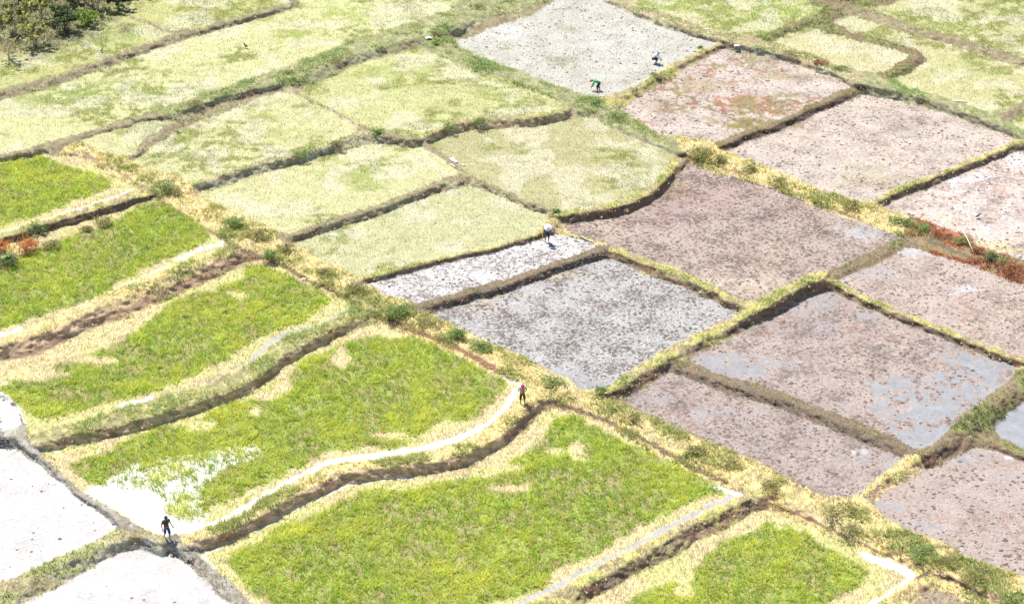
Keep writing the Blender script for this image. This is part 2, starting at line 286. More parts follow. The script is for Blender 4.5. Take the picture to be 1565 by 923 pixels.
def inside(px, py, poly):
    r = np.zeros(px.shape, bool); m = len(poly); j = m-1
    for i in range(m):
        x0, y0 = poly[i]; x1, y1 = poly[j]
        if y0 != y1:
            c = ((y0 > py) != (y1 > py)) & (px < (x1-x0)*(py-y0)/(y1-y0)+x0); r ^= c
        j = i
    return r
def densify(poly, step=5.0):
    out = []
    for (x0, y0), (x1, y1) in zip(poly[:-1], poly[1:]):
        k = max(1, int(math.hypot(x1-x0, y1-y0)/step))
        for q in range(k): out.append((x0+(x1-x0)*q/k, y0+(y1-y0)*q/k))
    out.append(poly[-1]); return np.array(out, float)
def smooth_line(p, it=3):
    p = p.copy()
    for _ in range(it): p[1:-1] = (p[:-2]+2*p[1:-1]+p[2:])/4
    return p
def polydist(px, py, line):
    """distance and index of the nearest point of a dense line (arrays of points)"""
    best = np.full(px.shape, 1e9); idx = np.zeros(px.shape, int); tt = np.zeros(px.shape)
    for i in range(len(line)-1):
        x0, y0 = line[i]; x1, y1 = line[i+1]; dx, dy = x1-x0, y1-y0; L = dx*dx+dy*dy+1e-9
        t = np.clip(((px-x0)*dx+(py-y0)*dy)/L, 0, 1)
        d = (px-x0-t*dx)**2+(py-y0-t*dy)**2
        k = d < best; best[k] = d[k]; idx[k] = i; tt[k] = t[k]
    return np.sqrt(best), idx, tt

# ------------------------------------------------------------------ the terrain sheet
xs = np.concatenate([np.arange(-620, -40, 14.), np.arange(-40, 1606, 2.), np.arange(1606, 2190, 14.)])
ys = np.concatenate([np.arange(-300, -30, 14.), np.arange(-30, 956, 2.), np.arange(956, 1250, 14.)])
GX, GY = np.meshgrid(xs, ys)
RX = np.abs(GX); RX = np.where(RX > 1565, 3130-RX, RX); RY = np.abs(GY); RY = np.where(RY > 923, 1846-RY, RY)
wx = RX + 4.5*(fbm(GX/14, GY/9, 3)-.5)*2 + 1.6*(vnoise(GX/4, GY/3.2, 5)-.5)*2
wy = RY + 3.0*(fbm(GX/14, GY/9, 9)-.5)*2 + 1.2*(vnoise(GX/4, GY/3.2, 11)-.5)*2
nyy, nxx = GX.shape
fid = np.full(GX.shape, -1); lev = np.full(GX.shape, np.nan)
def bbox(poly, m):
    a = np.array(poly, float); return (RX > a[:, 0].min()-m) & (RX < a[:, 0].max()+m) & (RY > a[:, 1].min()-m) & (RY < a[:, 1].max()+m)
for k, (key, z, kind, words_, poly) in enumerate(FIELDS):
    bb = bbox(poly, 12)
    ins = np.zeros(GX.shape, bool); ins[bb] = inside(wx[bb], wy[bb], poly)
    fid[ins] = k; lev[ins] = z
KEY = {f[0]: i for i, f in enumerate(FIELDS)}
# coarse lookup of field level in photo pixels
LUT = np.full((240, 400), np.nan)
lx, ly = np.meshgrid(np.arange(400)*4.+2, np.arange(240)*4.+2)
for (key, z, kind, words_, poly) in FIELDS: LUT[inside(lx, ly, poly)] = z
bdist = np.full(GX.shape, 1e9); bid = np.zeros(GX.shape, int)
crest = np.full(GX.shape, np.nan)
for k, (words_, hw, rel, style, poly) in enumerate(BANKS):
    line = smooth_line(densify(poly, 6.), 4)
    zz = []
    for (x, y) in line:
        r = max(14, hw*2+10); i0, i1 = int((y-r)/4), int((y+r)/4)+1; j0, j1 = int((x-r)/4), int((x+r)/4)+1
        sub = LUT[max(i0, 0):max(i1, 1), max(j0, 0):max(j1, 1)]
        v = sub[~np.isnan(sub)]
        zz.append((v.max()*.45+v.min()*.55 if 'main ' in words_ else v.max()) if len(v) else np.nan)
    zz = np.array(zz); ok = ~np.isnan(zz); zz = np.interp(np.arange(len(zz)), np.where(ok)[0], zz[ok])
    pad = 5; zp = np.pad(zz, pad, mode='edge'); zz = np.convolve(zp, np.ones(2*pad+1)/(2*pad+1), 'valid') + (rel*.45 if 'main ' in words_ else rel)
    bb = bbox(poly, 60)
    d, ii, tt = polydist(wx[bb], wy[bb], line)
    wobble = hw*(.75+.5*vnoise(GX[bb]/22, GY[bb]/16, 40+k))
    cz = zz[ii]*(1-tt)+zz[np.minimum(ii+1, len(zz)-1)]*tt
    e = d/hw if hw > 1 else d
    e = d - hw*.8
    cur = bdist[bb]; upd = e < cur
    t = bid[bb]; t[upd] = k; bid[bb] = t; cur[upd] = e[upd]; bdist[bb] = cur
    c = crest[bb]; on = (d < wobble*.62+.6)
    cn = np.where(np.isnan(c), cz, np.maximum(c, cz)); c[on] = cn[on]; crest[bb] = c
onc = ~np.isnan(crest)
fid[onc] = -1
fixed = onc | (fid >= 0)
Z = np.where(onc, crest, lev)
# fill the rest: nearest guess, then relaxation
Z0 = Z.copy(); cur = np.where(np.isnan(Z0), 0, Z0); wt = (~np.isnan(Z0)).astype(float)
for it in range(26):
    a = np.pad(cur*wt, 1, mode='edge'); bq = np.pad(wt, 1, mode='edge')
    s = a[:-2, 1:-1]+a[2:, 1:-1]+a[1:-1, :-2]+a[1:-1, 2:]; ws = bq[:-2, 1:-1]+bq[2:, 1:-1]+bq[1:-1, :-2]+bq[1:-1, 2:]
    new = (wt == 0) & (ws > 0); cur[new] = s[new]/ws[new]; wt[new] = 1
Z = np.where(fixed, Z0, cur)
for it in range(220):
    a = np.pad(Z, 1, mode='edge'); q = (a[:-2, 1:-1]+a[2:, 1:-1]+a[1:-1, :-2]+a[1:-1, 2:])/4
    Z = np.where(fixed, Z0, q)
def blur(A, k=1):
    for _ in range(k):
        a = np.pad(A, 1, mode='edge')
        A = (a[:-2, 1:-1]+a[2:, 1:-1]+a[1:-1, :-2]+a[1:-1, 2:]+4*a[1:-1, 1:-1])/8
    return A
Z = blur(Z, 2)
# surface relief
X, Y, _ = unproj(GX, GY, Z)
kinds = np.array([f[2] for f in FIELDS]+['bank'])[fid]
isb = fid < 0
amp = np.where(isb, .12, .02)
for kk, v in ((PNK, .05), (GRY, .07), (PPK, .04), (WHT, .012), (WAT, .0), (GRN, .06), (DRK, .09), (YEL, .02), (PLG, .03)): amp[kinds == kk] = v
amp = blur(amp, 3)
rough = (fbm(X*1.6, Y*1.6, 51, 3)-.5)*1.2 + (vnoise(X*5.5, Y*3.4, 77)-.5)*.9
Z = Z + amp*rough
# risers may be steep but never overhang
rx, ry, rz = rays(GX, GY)
dist = (CAMZ-Z)/-rz
for j in range(1, nyy):
    lim = .80*(ys[j]-ys[j-1])*dist[j]/F/math.cos(PITCH)
    Z[j] = np.maximum(Z[j], Z[j-1]-lim)
for it in range(3):
    d_ = np.diff(Z, axis=0, prepend=Z[:1]); st_ = blur((np.abs(d_) > .045).astype(float), 2).clip(0, 1)
    a = np.pad(Z, ((0, 0), (2, 2)), mode='edge'); Z = Z+((a[:, :-4]+2*a[:, 1:-3]+2*Z+2*a[:, 3:-1]+a[:, 4:])/8-Z)*st_
X, Y, _ = unproj(GX, GY, Z)
Pg = np.stack([X, Y, Z], -1)
# slope
dx = np.zeros_like(Pg); dy = np.zeros_like(Pg)
dx[:, 1:-1] = Pg[:, 2:]-Pg[:, :-2]; dx[:, 0] = dx[:, 1]; dx[:, -1] = dx[:, -2]
dy[1:-1] = Pg[2:]-Pg[:-2]; dy[0] = dy[1]; dy[-1] = dy[-2]
nn = np.cross(dx, dy); nn /= np.linalg.norm(nn, axis=-1, keepdims=True)+1e-9; nz = np.abs(nn[..., 2])
steep = blur(sstep(.90, .72, nz), 1)

over = (fid >= 0) & (steep > .4) & (bdist < 16)
fid = np.where(over, -1, fid); isb = fid < 0; kinds = np.array([f[2] for f in FIELDS]+['bank'])[fid]
# ------------------------------------------------------------------ colours of the ground
# break up the steep faces with crumbling relief
j_ = blur(np.where(isb, 1., 0), 2)*steep
Pg = Pg + nn*((fbm(X*2.2+Z, Z*4.5, 61, 3)-.5)*.34*j_)[..., None]*np.sign(nn[..., 2:3].mean())
n_big = fbm(X/5, Y/5, 101, 3); n_mid = fbm(X/1.6, (Y+1.5*Z)/1.6, 111, 3); n_sm = fbm(X/.36, (Y+2.2*Z)/.45, 121, 2)
n_str = fbm((X+.5*Y)/3.2, (Y-.4*X)/.9, 131, 3)     # streaks laid along the seedling rows
ALB = np.zeros(Pg.shape); SURF = np.zeros(GX.shape+(4,)); SURF[..., 3] = .25
def setc(mask, c): ALB[mask] = c
def blend(c, t):
    global ALB
    ALB = ALB + (np.array(c)-ALB)*t[..., None]
base = {YEL: (.39,.38,.20), WHT: (.60,.595,.59), GRY: (.345,.335,.325), PNK: (.34,.285,.25), PPK: (.43,.365,.315), GRN: (.42,.35,.19), PLG: (.40,.385,.34), WAT: (.25,.255,.27), DRK: (.24,.19,.14)}  # water and white tones include painted sky reflection
surf = {YEL: (.0,.1,.0,.42), WHT: (.16,.4,.0,.10), GRY: (1.,.3,.0,.50), PNK: (.95,.25,.0,.50), PPK: (.7,.25,.0,.50), GRN: (.15,.0,.9,.45), PLG: (.42,.2,.0,.45), WAT: (0,.8,.0,.06), DRK: (.5,0,.3,.3)}
for k, f in enumerate(FIELDS):
    m = fid == k; ALB[m] = base[f[2]]; SURF[m] = surf[f[2]]
def fm(*keys): 
    r = np.zeros(GX.shape, bool)
    for q in keys: r |= fid == KEY[q]
    return r
# per-field tones
for q, c in (('A1', (.33,.33,.14)), ('A0', (.34,.34,.14)), ('A2', (.40,.395,.20)), ('B4', (.31,.295,.155)), ('B2', (.36,.36,.17)), ('B5', (.355,.35,.195)), ('C5', (.34,.34,.15)), ('C8', (.36,.35,.18)), ('C7', (.37,.35,.18)), ('C6', (.39,.36,.20)),
             ('D1', (.335,.27,.23)), ('D4', (.375,.305,.265)), ('D5', (.31,.258,.232)), ('D6', (.335,.275,.245)), ('D3', (.32,.265,.235)), ('C4', (.47,.39,.345)), ('F1', (.445,.437,.425)), ('F2', (.455,.447,.435)), ('F0', (.42,.42,.41)), ('B6', (.50,.49,.48))):  # the white silt tones keep the painted sky sheen
    setc(fm(q), c)
SURF[fm('D6')] = (.45,.25,0,.42); SURF[fm('D4')] = (.62,.2,0,.46); SURF[fm('D5')] = (.8,.2,0,.46); SURF[fm('D3')] = (.8,.25,0,.46); SURF[fm('B6')] = (.85,.3,0,.35); SURF[fm('F1', 'F2')] = (.28,.2,0,.30)
SURF[fm('D1'), 0] = .25+.75*sstep(.0, 1., ((RX-860)*.35+(470-RY))/140.)[fm('D1')]
yel = kinds == YEL
# algae and seedling green in the yellow paddies
dens = np.zeros(GX.shape)
for q, v in (('A0', .62), ('A1', .60), ('A2', .47), ('A3', .45), ('B1', .42), ('B2', .50), ('B3', .36), ('B4', .36), ('B5', .33), ('C5', .60), ('C6', .42), ('C7', .46), ('C8', .52), ('C9', .5), ('C1', .40), ('C2', .42)): dens[fm(q)] = v
ridge = 1-np.abs(fbm(X/1.9, Y/1.5, 303, 4)-.5)*5; ridge2 = 1-np.abs(fbm(X/.9+40, Y/.8, 307, 3)-.5)*4
wisp = np.clip(ridge*.6+ridge2*.4, 0, 1)
streak = sstep(.22, .62, wisp+(n_sm-.5)*.6)*sstep(.0, .10, n_big*.75+n_str*.25-(1-dens)*.89)
blend((.175,.19,.045), streak*(yel | fm('C1'))*np.where(fm('C1'), .45, .85))
PATCH = [ # cx, cy, rx, ry, colour, strength
 (130,140,120,18,(.22,.26,.08),.8),(60,160,80,20,(.24,.27,.10),.5),(455,48,34,24,(.24,.27,.07),.9),(530,22,70,12,(.26,.30,.08),.8),(150,55,60,16,(.20,.25,.08),.6),
 (395,180,36,14,(.24,.26,.08),.85),(420,205,50,14,(.28,.30,.10),.6),(545,265,55,16,(.24,.27,.08),.9),(560,285,25,10,(.24,.27,.08),.8),(620,120,40,16,(.25,.27,.09),.7),(560,110,40,12,(.26,.28,.09),.7),(760,145,60,14,(.27,.29,.10),.7),(470,170,20,14,(.24,.28,.1),.5),
 (1180,15,70,16,(.24,.30,.08),.7),(1010,8,60,10,(.25,.30,.08),.7),(1470,110,60,16,(.28,.31,.12),.5),(1330,28,40,10,(.22,.28,.05),.8),(1440,40,60,10,(.27,.30,.10),.5),
 (1150,190,70,10,(.20,.16,.04),.95),(1125,150,30,6,(.36,.09,.05),.7),(1140,158,40,10,(.28,.20,.06),.8),(1020,165,30,10,(.30,.22,.12),.6),(1070,130,50,10,(.28,.2,.1),.6),(1200,118,50,10,(.26,.22,.10),.6),(1180,170,26,8,(.24,.15,.05),.8),(1150,95,40,10,(.25,.24,.12),.6),
 (1020,290,30,14,(.26,.22,.08),.7),(945,65,60,30,(.46,.45,.42),.4),(760,50,60,14,(.50,.50,.48),.5),
 (1390,185,50,18,(.30,.26,.24),.6),(1330,270,60,18,(.34,.32,.18),.5),(1500,380,70,14,(.50,.45,.24),.8),(1435,335,30,10,(.42,.40,.2),.5),
 (820,420,60,8,(.42,.36,.18),.6),(740,452,50,7,(.45,.38,.2),.6),(730,470,40,10,(.42,.36,.22),.3),
 (900,345,70,12,(.43,.36,.30),.6),(930,345,40,16,(.40,.31,.24),.5),(1130,430,60,22,(.45,.39,.31),.6),(1100,300,90,24,(.30,.2,.19),.45),(1020,330,50,20,(.30,.2,.19),.4),(920,600,60,10,(.3,.29,.27),.4),
 (1370,630,50,26,(.42,.33,.29),.5),(1230,500,50,14,(.27,.24,.24),.7),(1260,470,25,10,(.28,.27,.28),.6),
]
for cx, cy, rx_, ry_, c, s in PATCH:
    d = np.sqrt(((RX-cx)/rx_)**2+((RY-cy)/ry_)**2)
    t = sstep(.26, .62, wisp*.75+(n_sm-.5)*.6+(1-d)*.42)*np.clip(1.7-d, 0, 1)*s*(fid >= 0)*(kinds != GRN)
    t = np.where(d > 1.7, 0, t); blend(c, t)
# weed network over the streaked pink paddy
w2 = sstep(.50, .78, np.clip(1-np.abs(fbm(X/1.3, Y/1.0, 351, 3)-.5)*5, 0, 1)+(n_sm-.5)*.5)*fm('C2')
mixw = sstep(.4, .6, n_mid)[..., None]; wc = np.array((.27,.12,.06))*mixw+np.array((.21,.18,.07))*(1-mixw); ALB = ALB+(wc-ALB)*(w2*sstep(.30, .5, n_big)*.95)[..., None]
w3 = sstep(.62, .85, np.clip(1-np.abs(fbm(X/1.1, Y/.9, 361, 3)-.5)*5, 0, 1))*sstep(.5, .62, n_big)*np.isin(kinds, [PPK, PNK]); blend((.24,.13,.09), w3*.45)
# standing water in the mud, the sky's reflection painted into its grey-blue
def water(cx, cy, rx_, ry_, s=1., c=(.25,.25,.258)):
    global SURF
    d = np.sqrt(((RX-cx)/rx_)**2+((RY-cy)/ry_)**2)
    t = sstep(-.05, .5, 1.0-d-(n_mid-.5)*1.8-(n_sm-.5)*2.2)*s*.92; c = tuple(q*.82 for q in c) if c[0] > .3 else c; t = t*np.isin(kinds, [PNK, PPK, GRY, WAT])
    blend(c, t)
    SURF[..., 0] *= 1-t*.93; SURF[..., 1] = lerp(SURF[..., 1], 1., t); SURF[..., 3] *= 1-t*.6
for a in [(1400,650,70,45),(1440,610,80,50),(1480,575,60,22),(1500,560,60,12),(1240,450,40,22,.6),(1100,560,60,10,.9),(1140,570,50,12,.8),(1180,555,30,10,.5),(1330,480,18,8,.8),(1450,520,24,18,.9),(1080,545,30,6,.8),
          (1180,600,30,7,.8),(1330,355,40,10,.6,(.42,.44,.47)),(1150,320,10,6,.45),(1030,322,9,5,.45),(1400,385,30,8,.7,(.5,.5,.52)),(1540,400,40,10,.8,(.48,.5,.54)),(1480,440,24,8,.7,(.5,.5,.52)),(1350,420,30,12,.5),
          (900,588,50,7,.8),(860,572,30,6,.7),(800,545,20,4,.7),(1345,775,30,6,.8),(1400,805,40,5,.8),(1555,697,12,4,1.,(.50,.53,.58)),(1480,700,30,8,.5),(1250,650,40,6,.6),(1320,690,20,5,.6,(.55,.58,.62)),(1100,632,40,8,.6),(1000,610,40,8,.6),
          (1560,730,40,8,.6),(1150,500,20,6,.5),(1130,545,30,5,.6)]:
    water(*a)
# white water lines in the laced paddy
lace = 1-np.abs(fbm(X/2.6, Y/2.6, 333, 2)-.5)*2
t = sstep(.93, .985, lace)*sstep(1.2, .6, np.sqrt(((RX-1490)/75)**2+((RY-310)/70)**2))*fm('C4'); blend((.60,.57,.58), t*.8)
t = sstep(.3,.8, n_mid)*sstep(1.2,.3, np.sqrt(((RX-1555)/40)**2+((RY-238)/20)**2))*fm('C4'); blend((.58,.56,.58), t)
# white silt: faint grey scum
for q in ('F1', 'F2', 'B6'):
    t = sstep(.48, .72, fbm(X/1.1, Y/1.1, 141, 4)*.6+n_sm*.4)*(.34 if q != 'B6' else .6)*fm(q); blend((.34,.32,.30), t)
# green rice areas
GREENZ = {
 'E1': [[(-6,238),(60,238),(97,255),(139,264),(170,281),(149,295),(114,307),(80,320),(35,331),(-6,345)]],
 'E2': [[(-6,398),(21,395),(66,378),(104,366),(173,342),(215,318),(245,305),(270,320),(288,338),(316,359),(295,380),(243,397),(187,425),(146,453),(90,470),(45,484),(-6,502)]],
 'E3': [[(347,543),(295,569),(243,592),(208,600),(156,611),(110,625),(69,634),(35,614),(8,588),(69,562),(121,545),(156,531),(187,522),(225,494),(264,463),(329,443),(364,432),(370,416),(400,414),(432,425),(484,446),(500,463),(470,487),(415,507),(380,522)]],
 'E4': [[(574,522),(602,515),(637,522),(685,539),(720,564),(766,590),(744,614),(713,641),(657,647),(595,685),(553,681),(498,688),(456,709),(415,733),(380,742),(329,768),(303,792),(270,790),(252,765),(240,752),(205,746),(150,738),(114,704),(163,693),(194,672),(243,655),(312,638),(347,617),(420,613),(445,600),(439,577),(460,558),(519,534),(553,523)]],
 'E5': [[(420,813),(404,825),(364,839),(354,856),(375,873),(392,892),(430,915),(445,935),(700,935),(760,910),(829,891),(847,862),(913,840),(944,818),(968,804),(1003,785),(1055,765),(1093,756),(1098,745),(1055,721),(1003,700),(954,686),(913,667),(881,643),(843,648),(822,686),(795,700),(755,731),(692,733),(616,752),(574,749),(536,763),(498,780),(442,801)]],
 'E6': [[(947,929),(996,898),(1031,886),(1055,903),(1065,867),(1107,825),(1148,813),(1187,797),(1232,818),(1259,839),(1308,860),(1322,877),(1298,898),(1266,915),(1250,935)]],
}
gmask = np.zeros(GX.shape)
jx = RX + 9*(fbm(GX/16, GY/9, 201)-.5)*2; jy = RY + 6*(fbm(GX/16, GY/9, 205)-.5)*2
for k_, polys in GREENZ.items():
    for p in polys:
        c_ = np.array(p, float).mean(0); gmask[inside(c_[0]+(jx-c_[0])*.965, c_[1]+(jy-c_[1])*.93, p) & (fid == KEY[k_])] = 1
# straw gaps inside the green
for cx, cy, rx_, ry_ in [(520,548,16,12),(785,745,28,5),(880,690,14,12),(150,550,34,5),(760,715,40,5),(850,690,14,4),(1045,905,14,8),(365,450,14,6),(40,572,50,7),(215,470,30,8),(300,650,30,6),(1190,800,10,8),(390,628,8,8),(610,512,22,4),(600,665,30,5)]:
    d = np.sqrt(((RX-cx)/rx_)**2+((RY-cy)/ry_)**2); gmask[d + (n_sm-.5)*1.4 < 1] = 0; blend((.60,.49,.24), sstep(1.1, .5, d+(n_sm-.5)*1.4)*.8)
gs = blur(gmask, 2)
blend((.24,.31,.06), gs*.88); SURF[..., 2] *= 1-gs
# flooded white corner of the terrace
fl = np.zeros(GX.shape); fl[inside(jx, jy, [(130,752),(158,738),(205,712),(250,700),(300,694),(350,684),(395,684),(400,696),(375,706),(340,716),(312,740),(306,775),(320,790),(300,812),(262,818),(235,815),(205,800),(187,787),(146,763)]) & (fid == KEY['E4'])] = 1
fl = blur(fl, 2)
blend((.54,.54,.48), fl); SURF[..., 1] = lerp(SURF[..., 1], .9, fl); SURF[..., 2] *= 1-fl; SURF[..., 3] *= 1-.8*fl
open_w = inside(jx, jy, [(130,748),(165,744),(205,745),(235,750),(248,765),(252,788),(290,796),(320,796),(300,812),(262,820),(235,816),(205,800),(187,787),(146,763)])
rows = (vnoise(X*6.5, Y*1.1, 211)*.6+n_mid*.4 > .33)
gmask = np.where((fl > .5), np.where(open_w, 0, gmask*rows), gmask)
# channels and wet paths, pale ones painted with the brightness of reflecting mud
def ribbon(line, hw, c, wetv=.7, only=None, s=1.):
    l = smooth_line(densify(line, 6.), 3); bb = bbox(line, 20)
    d, _, _ = polydist(wx[bb], wy[bb], l); t = np.zeros(GX.shape); t[bb] = sstep(hw+1.2, hw-1.2, d+(n_sm[bb]-.5)*2.5)*s
    blend(c, t); SURF[..., 1] = lerp(SURF[..., 1], wetv, t); SURF[..., 0] *= 1-t; SURF[..., 2] *= 1-.8*t; SURF[..., 3] *= 1-.6*t
    return t
WP = (.60,.585,.53); GP = (.30,.30,.295)
wat = ribbon([(800,588),(786,604),(757,641),(700,671),(640,686),(560,699),(510,704),(455,729),(400,760),(340,795),(290,812),(255,818)], 4.2, WP, .5)
for L, hw, c in [([(-6,360),(60,341),(118,322)], 4, (.52,.46,.33)), ([(114,322),(150,311),(208,292)], 2.5, (.40,.40,.38)), ([(-6,514),(30,502)], 3, (.6,.6,.6)), ([(270,396),(310,379),(345,370)], 2.5, (.5,.5,.5)), ([(120,470),(187,440),(260,408)], 4, (.5,.45,.32)),
    ([(383,552),(415,520),(440,510),(484,498),(533,473)], 2.6, GP), ([(415,521),(445,509),(470,503)], 5, GP), ([(185,620),(232,611)], 5, (.5,.5,.5)), ([(300,852),(364,823),(449,781),(494,757),(540,738),(630,729)], 1.4, (.55,.53,.5)),
    ([(788,924),(850,895),(920,858),(985,825),(1050,790),(1105,764),(1132,753)], 3.2, GP), ([(1098,746),(1118,752),(1134,756)], 4.5, (.55,.55,.53)), ([(880,926),(904,905)], 4, (.62,.6,.56)), ([(245,604),(300,590),(380,550)], 1.2, (.22,.18,.15)), ([(90,690),(60,684)], 3, (.5,.45,.35)),
    ([(1320,848),(1360,862),(1396,876),(1392,888),(1360,908),(1330,926)], 5.5, WP), ([(1375,868),(1398,878)], 6, (.66,.65,.62)), ([(800,600),(812,583)], 4, (.5,.47,.42)), ([(770,575),(800,586)], 6, (.42,.38,.34)), ([(0,606),(20,622),(34,645)], 6, (.58,.58,.58)),
    ([(195,800),(225,818),(255,828)], 3.5, (.62,.61,.58)), ([(330,866),(300,845),(275,842)], 3, (.4,.38,.34))]:
    t = ribbon(L, hw, c)
gmask = gmask*(1-wat)
# banks
for k, (words_, hw, rel, style, poly) in enumerate(BANKS):
    m = isb & (bid == k)
    if not m.any(): continue
    tc, fc = np.array(TOP[style]), np.array(FACE[style])*1.12
    v = (.62+.50*n_mid[m]+.75*(n_sm[m]-.4))[:, None]
    top = tc*v
    bare = sstep(.50, .40, n_mid[m]*.7+n_sm[m]*.3)[:, None]*{'straw': .35, 'yellowgreen': .8, 'mixed': .7, 'weedy': .35, 'green': .4}.get(style, .5); top = top*(1-bare)+np.array((.20,.155,.10))*bare*(.6+.8*n_sm[m])[:, None]
    if style in ('mixed', 'weedy', 'yellowgreen', 'darkmix', 'straw'):
        g = sstep(.47, .60, n_mid[m]*.6+n_big[m]*.4)[:, None]; top = top*(1-g*.6)+np.array((.19,.25,.07))*g*.6
    if style == 'rust':
        g = sstep(.45, .6, n_mid[m])[:, None]; top = top*(1-g)+np.array((.27,.09,.05))*g
    face = fc*(.35+1.3*n_sm[m])[:, None]
    rd = sstep(.58, .7, fbm(X[m]/1.2, Y[m]/1.2, 171, 2))[:, None]; face = face*(1-rd*.5)+np.array((.24,.11,.07))*rd*.5
    s = np.clip(steep[m]*1.15 + (n_sm[m]-.5)*.4, 0, 1)[:, None]
    ALB[m] = top*(1-s)+face*s
    SURF[m, 0] = .35 if style in ('clod', 'darkmix', 'mud', 'wetmud') else .12
    SURF[m, 1] = 0; SURF[m, 3] = .34
    SURF[m, 2] = (1-s[:, 0])*(.9 if style == 'straw' else .5 if style in ('yellowgreen', 'mixed') else .15)
# trodden dark patches and damp soil among the straw
t = sstep(.54, .38, n_mid*.6+n_sm*.4)*(kinds == GRN)*(SURF[..., 1] < .25); blend((.27,.21,.115), t*.7)
t = sstep(.46, .58, n_big*.5+n_mid*.5)*(kinds == GRN)*(1-gs)*(SURF[..., 1] < .25); blend((.32,.35,.10), t*.7)
t = sstep(.52, .64, fbm(X/2.5, Y/2.5, 411, 3))*(kinds == YEL); blend((.47,.44,.33), t*.5)
# red brown foot of the main bank on the terrace side, brown foot slopes
def foot(line, hw, c, s=.9):
    l = smooth_line(densify(line, 6.), 3); bb = bbox(line, 20)
    d, _, _ = polydist(wx[bb], wy[bb], l); t = np.zeros(GX.shape); t[bb] = sstep(hw+1.5, hw-1.5, d+(n_sm[bb]-.5)*5)*s
    blend(c, t); SURF[..., 2] *= 1-t
foot([(560,478),(600,492),(660,515),(715,541),(765,570)], 4.5, (.20,.115,.075), 1.); foot([(650,512),(715,543),(770,573)], 1.0, (.24,.10,.06), .8)
foot([(130,236),(180,262),(235,298),(262,318),(300,342),(345,368)], 2.5, (.24,.17,.11), .8); foot([(345,372),(395,392),(440,412),(490,436),(545,463)], 3.2, (.17,.11,.08), 1.)
foot([(840,612),(900,632),(950,655),(1010,685),(1060,715),(1110,738)], 3.8, (.17,.12,.085), 1.); foot([(1165,764),(1215,785),(1280,813),(1340,842),(1378,858)], 2.6, (.19,.12,.08), 1.)
foot([(1400,885),(1420,875),(1445,882),(1500,908),(1540,928)], 2.5, (.13,.09,.07), .9)
foot([(810,622),(800,645),(775,668)], 7, (.30,.19,.13)); foot([(370,392),(345,408),(300,430),(250,448),(190,478),(130,497)], 8, (.34,.22,.155), .8)
foot([(0,549),(62,536),(104,515)], 4, (.28,.19,.13)); foot([(1150,772),(1107,800),(1050,826)], 4, (.28,.18,.13)); foot([(1475,360),(1500,384),(1540,404),(1570,415)], 3, (.26,.08,.05), .8)
foot([(1420,352),(1470,358)], 3, (.36,.12,.06), .9); foot([(1420,367),(1460,385),(1520,408),(1560,425)], 2.4, (.13,.12,.09), .9)
foot([(1045,240),(1090,252),(1140,268),(1200,290),(1260,315),(1320,338)], 1.6, (.16,.10,.07), .8)
foot([(930,603),(980,628),(1040,655),(1100,682),(1160,708),(1240,748),(1290,765)], 1.6, (.20,.15,.10), .7); foot([(1400,822),(1470,852),(1540,880)], 1.6, (.18,.15,.10), .7)
# brown thicket floor, with the trees' shade under and beside them painted in
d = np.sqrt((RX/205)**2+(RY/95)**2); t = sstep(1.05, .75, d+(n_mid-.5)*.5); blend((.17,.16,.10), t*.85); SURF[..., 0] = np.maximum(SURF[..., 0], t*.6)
ALB = np.clip(ALB, .02, .8)

# ------------------------------------------------------------------ split the sheet: every paddy and every bank is its own object
cf = fid[:-1, :-1]; cb = bid[:-1, :-1]
cellid = np.where(cf >= 0, cf, 1000+cb)
vid = np.arange(nyy*nxx).reshape(nyy, nxx)
quads = np.stack([vid[:-1, :-1], vid[1:, :-1], vid[1:, 1:], vid[:-1, 1:]], -1).reshape(-1, 4)
cid = cellid.ravel()
PF = Pg.reshape(-1, 3); AF = ALB.reshape(-1, 3); SF = SURF.reshape(-1, 4); NF = -nn.reshape(-1, 3)
if NF[:, 2].mean() < 0: NF = -NF
order = np.argsort(cid, kind='stable'); ids, starts = np.unique(cid[order], return_index=True); ends = np.append(starts[1:], len(order))
def field_cat(k): return {YEL: 'seedling', GRN: 'terrace'}.get(FIELDS[k][2], 'mud')
for i, s, e in zip(ids, starts, ends):
    q = quads[order[s:e]]; u, inv = np.unique(q, return_inverse=True)
    v = PF[u]; c = v.mean(0); c[2] = v[:, 2].min()
    nm = 'paddy_field' if i < 1000 else 'earth_bank'
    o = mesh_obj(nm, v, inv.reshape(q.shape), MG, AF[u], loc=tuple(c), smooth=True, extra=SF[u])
    o.data.normals_split_custom_set_from_vertices(NF[u].tolist()) if False else None
    tag(o, FIELDS[i][3] if i < 1000 else BANKS[i-1000][0], None, 'terraced paddy fields' if i < 1000 else 'earth banks between the paddies', 'structure')

# far ground all round, below the terraces
MGR, n, b = new_mat('far_ground')
geo = N(n, 'ShaderNodeNewGeometry'); a1 = noise_node(n, geo.outputs['Position'], .05, 4); a2 = noise_node(n, geo.outputs['Position'], 1.5, 4)
c = mixc(n, mapr(n, a1, .4, .6), (.38,.36,.20), (.14,.20,.05)); c = mixc(n, 1., c, mapr(n, a2, .3, .7, .7, 1.3), 'MULTIPLY')
n.links.new(c, b.inputs['Base Color']); b.inputs['Roughness'].default_value = .95
gq = np.array([[-9000, -3000, -3.4], [9000, -3000, -3.4], [9000, 15000, -3.4], [-9000, 15000, -3.4]], float)
tag(mesh_obj('ground', gq, np.array([[0, 1, 2, 3]]), MGR), 'wide farmland stretching away beyond the paddies', None, None, 'structure')

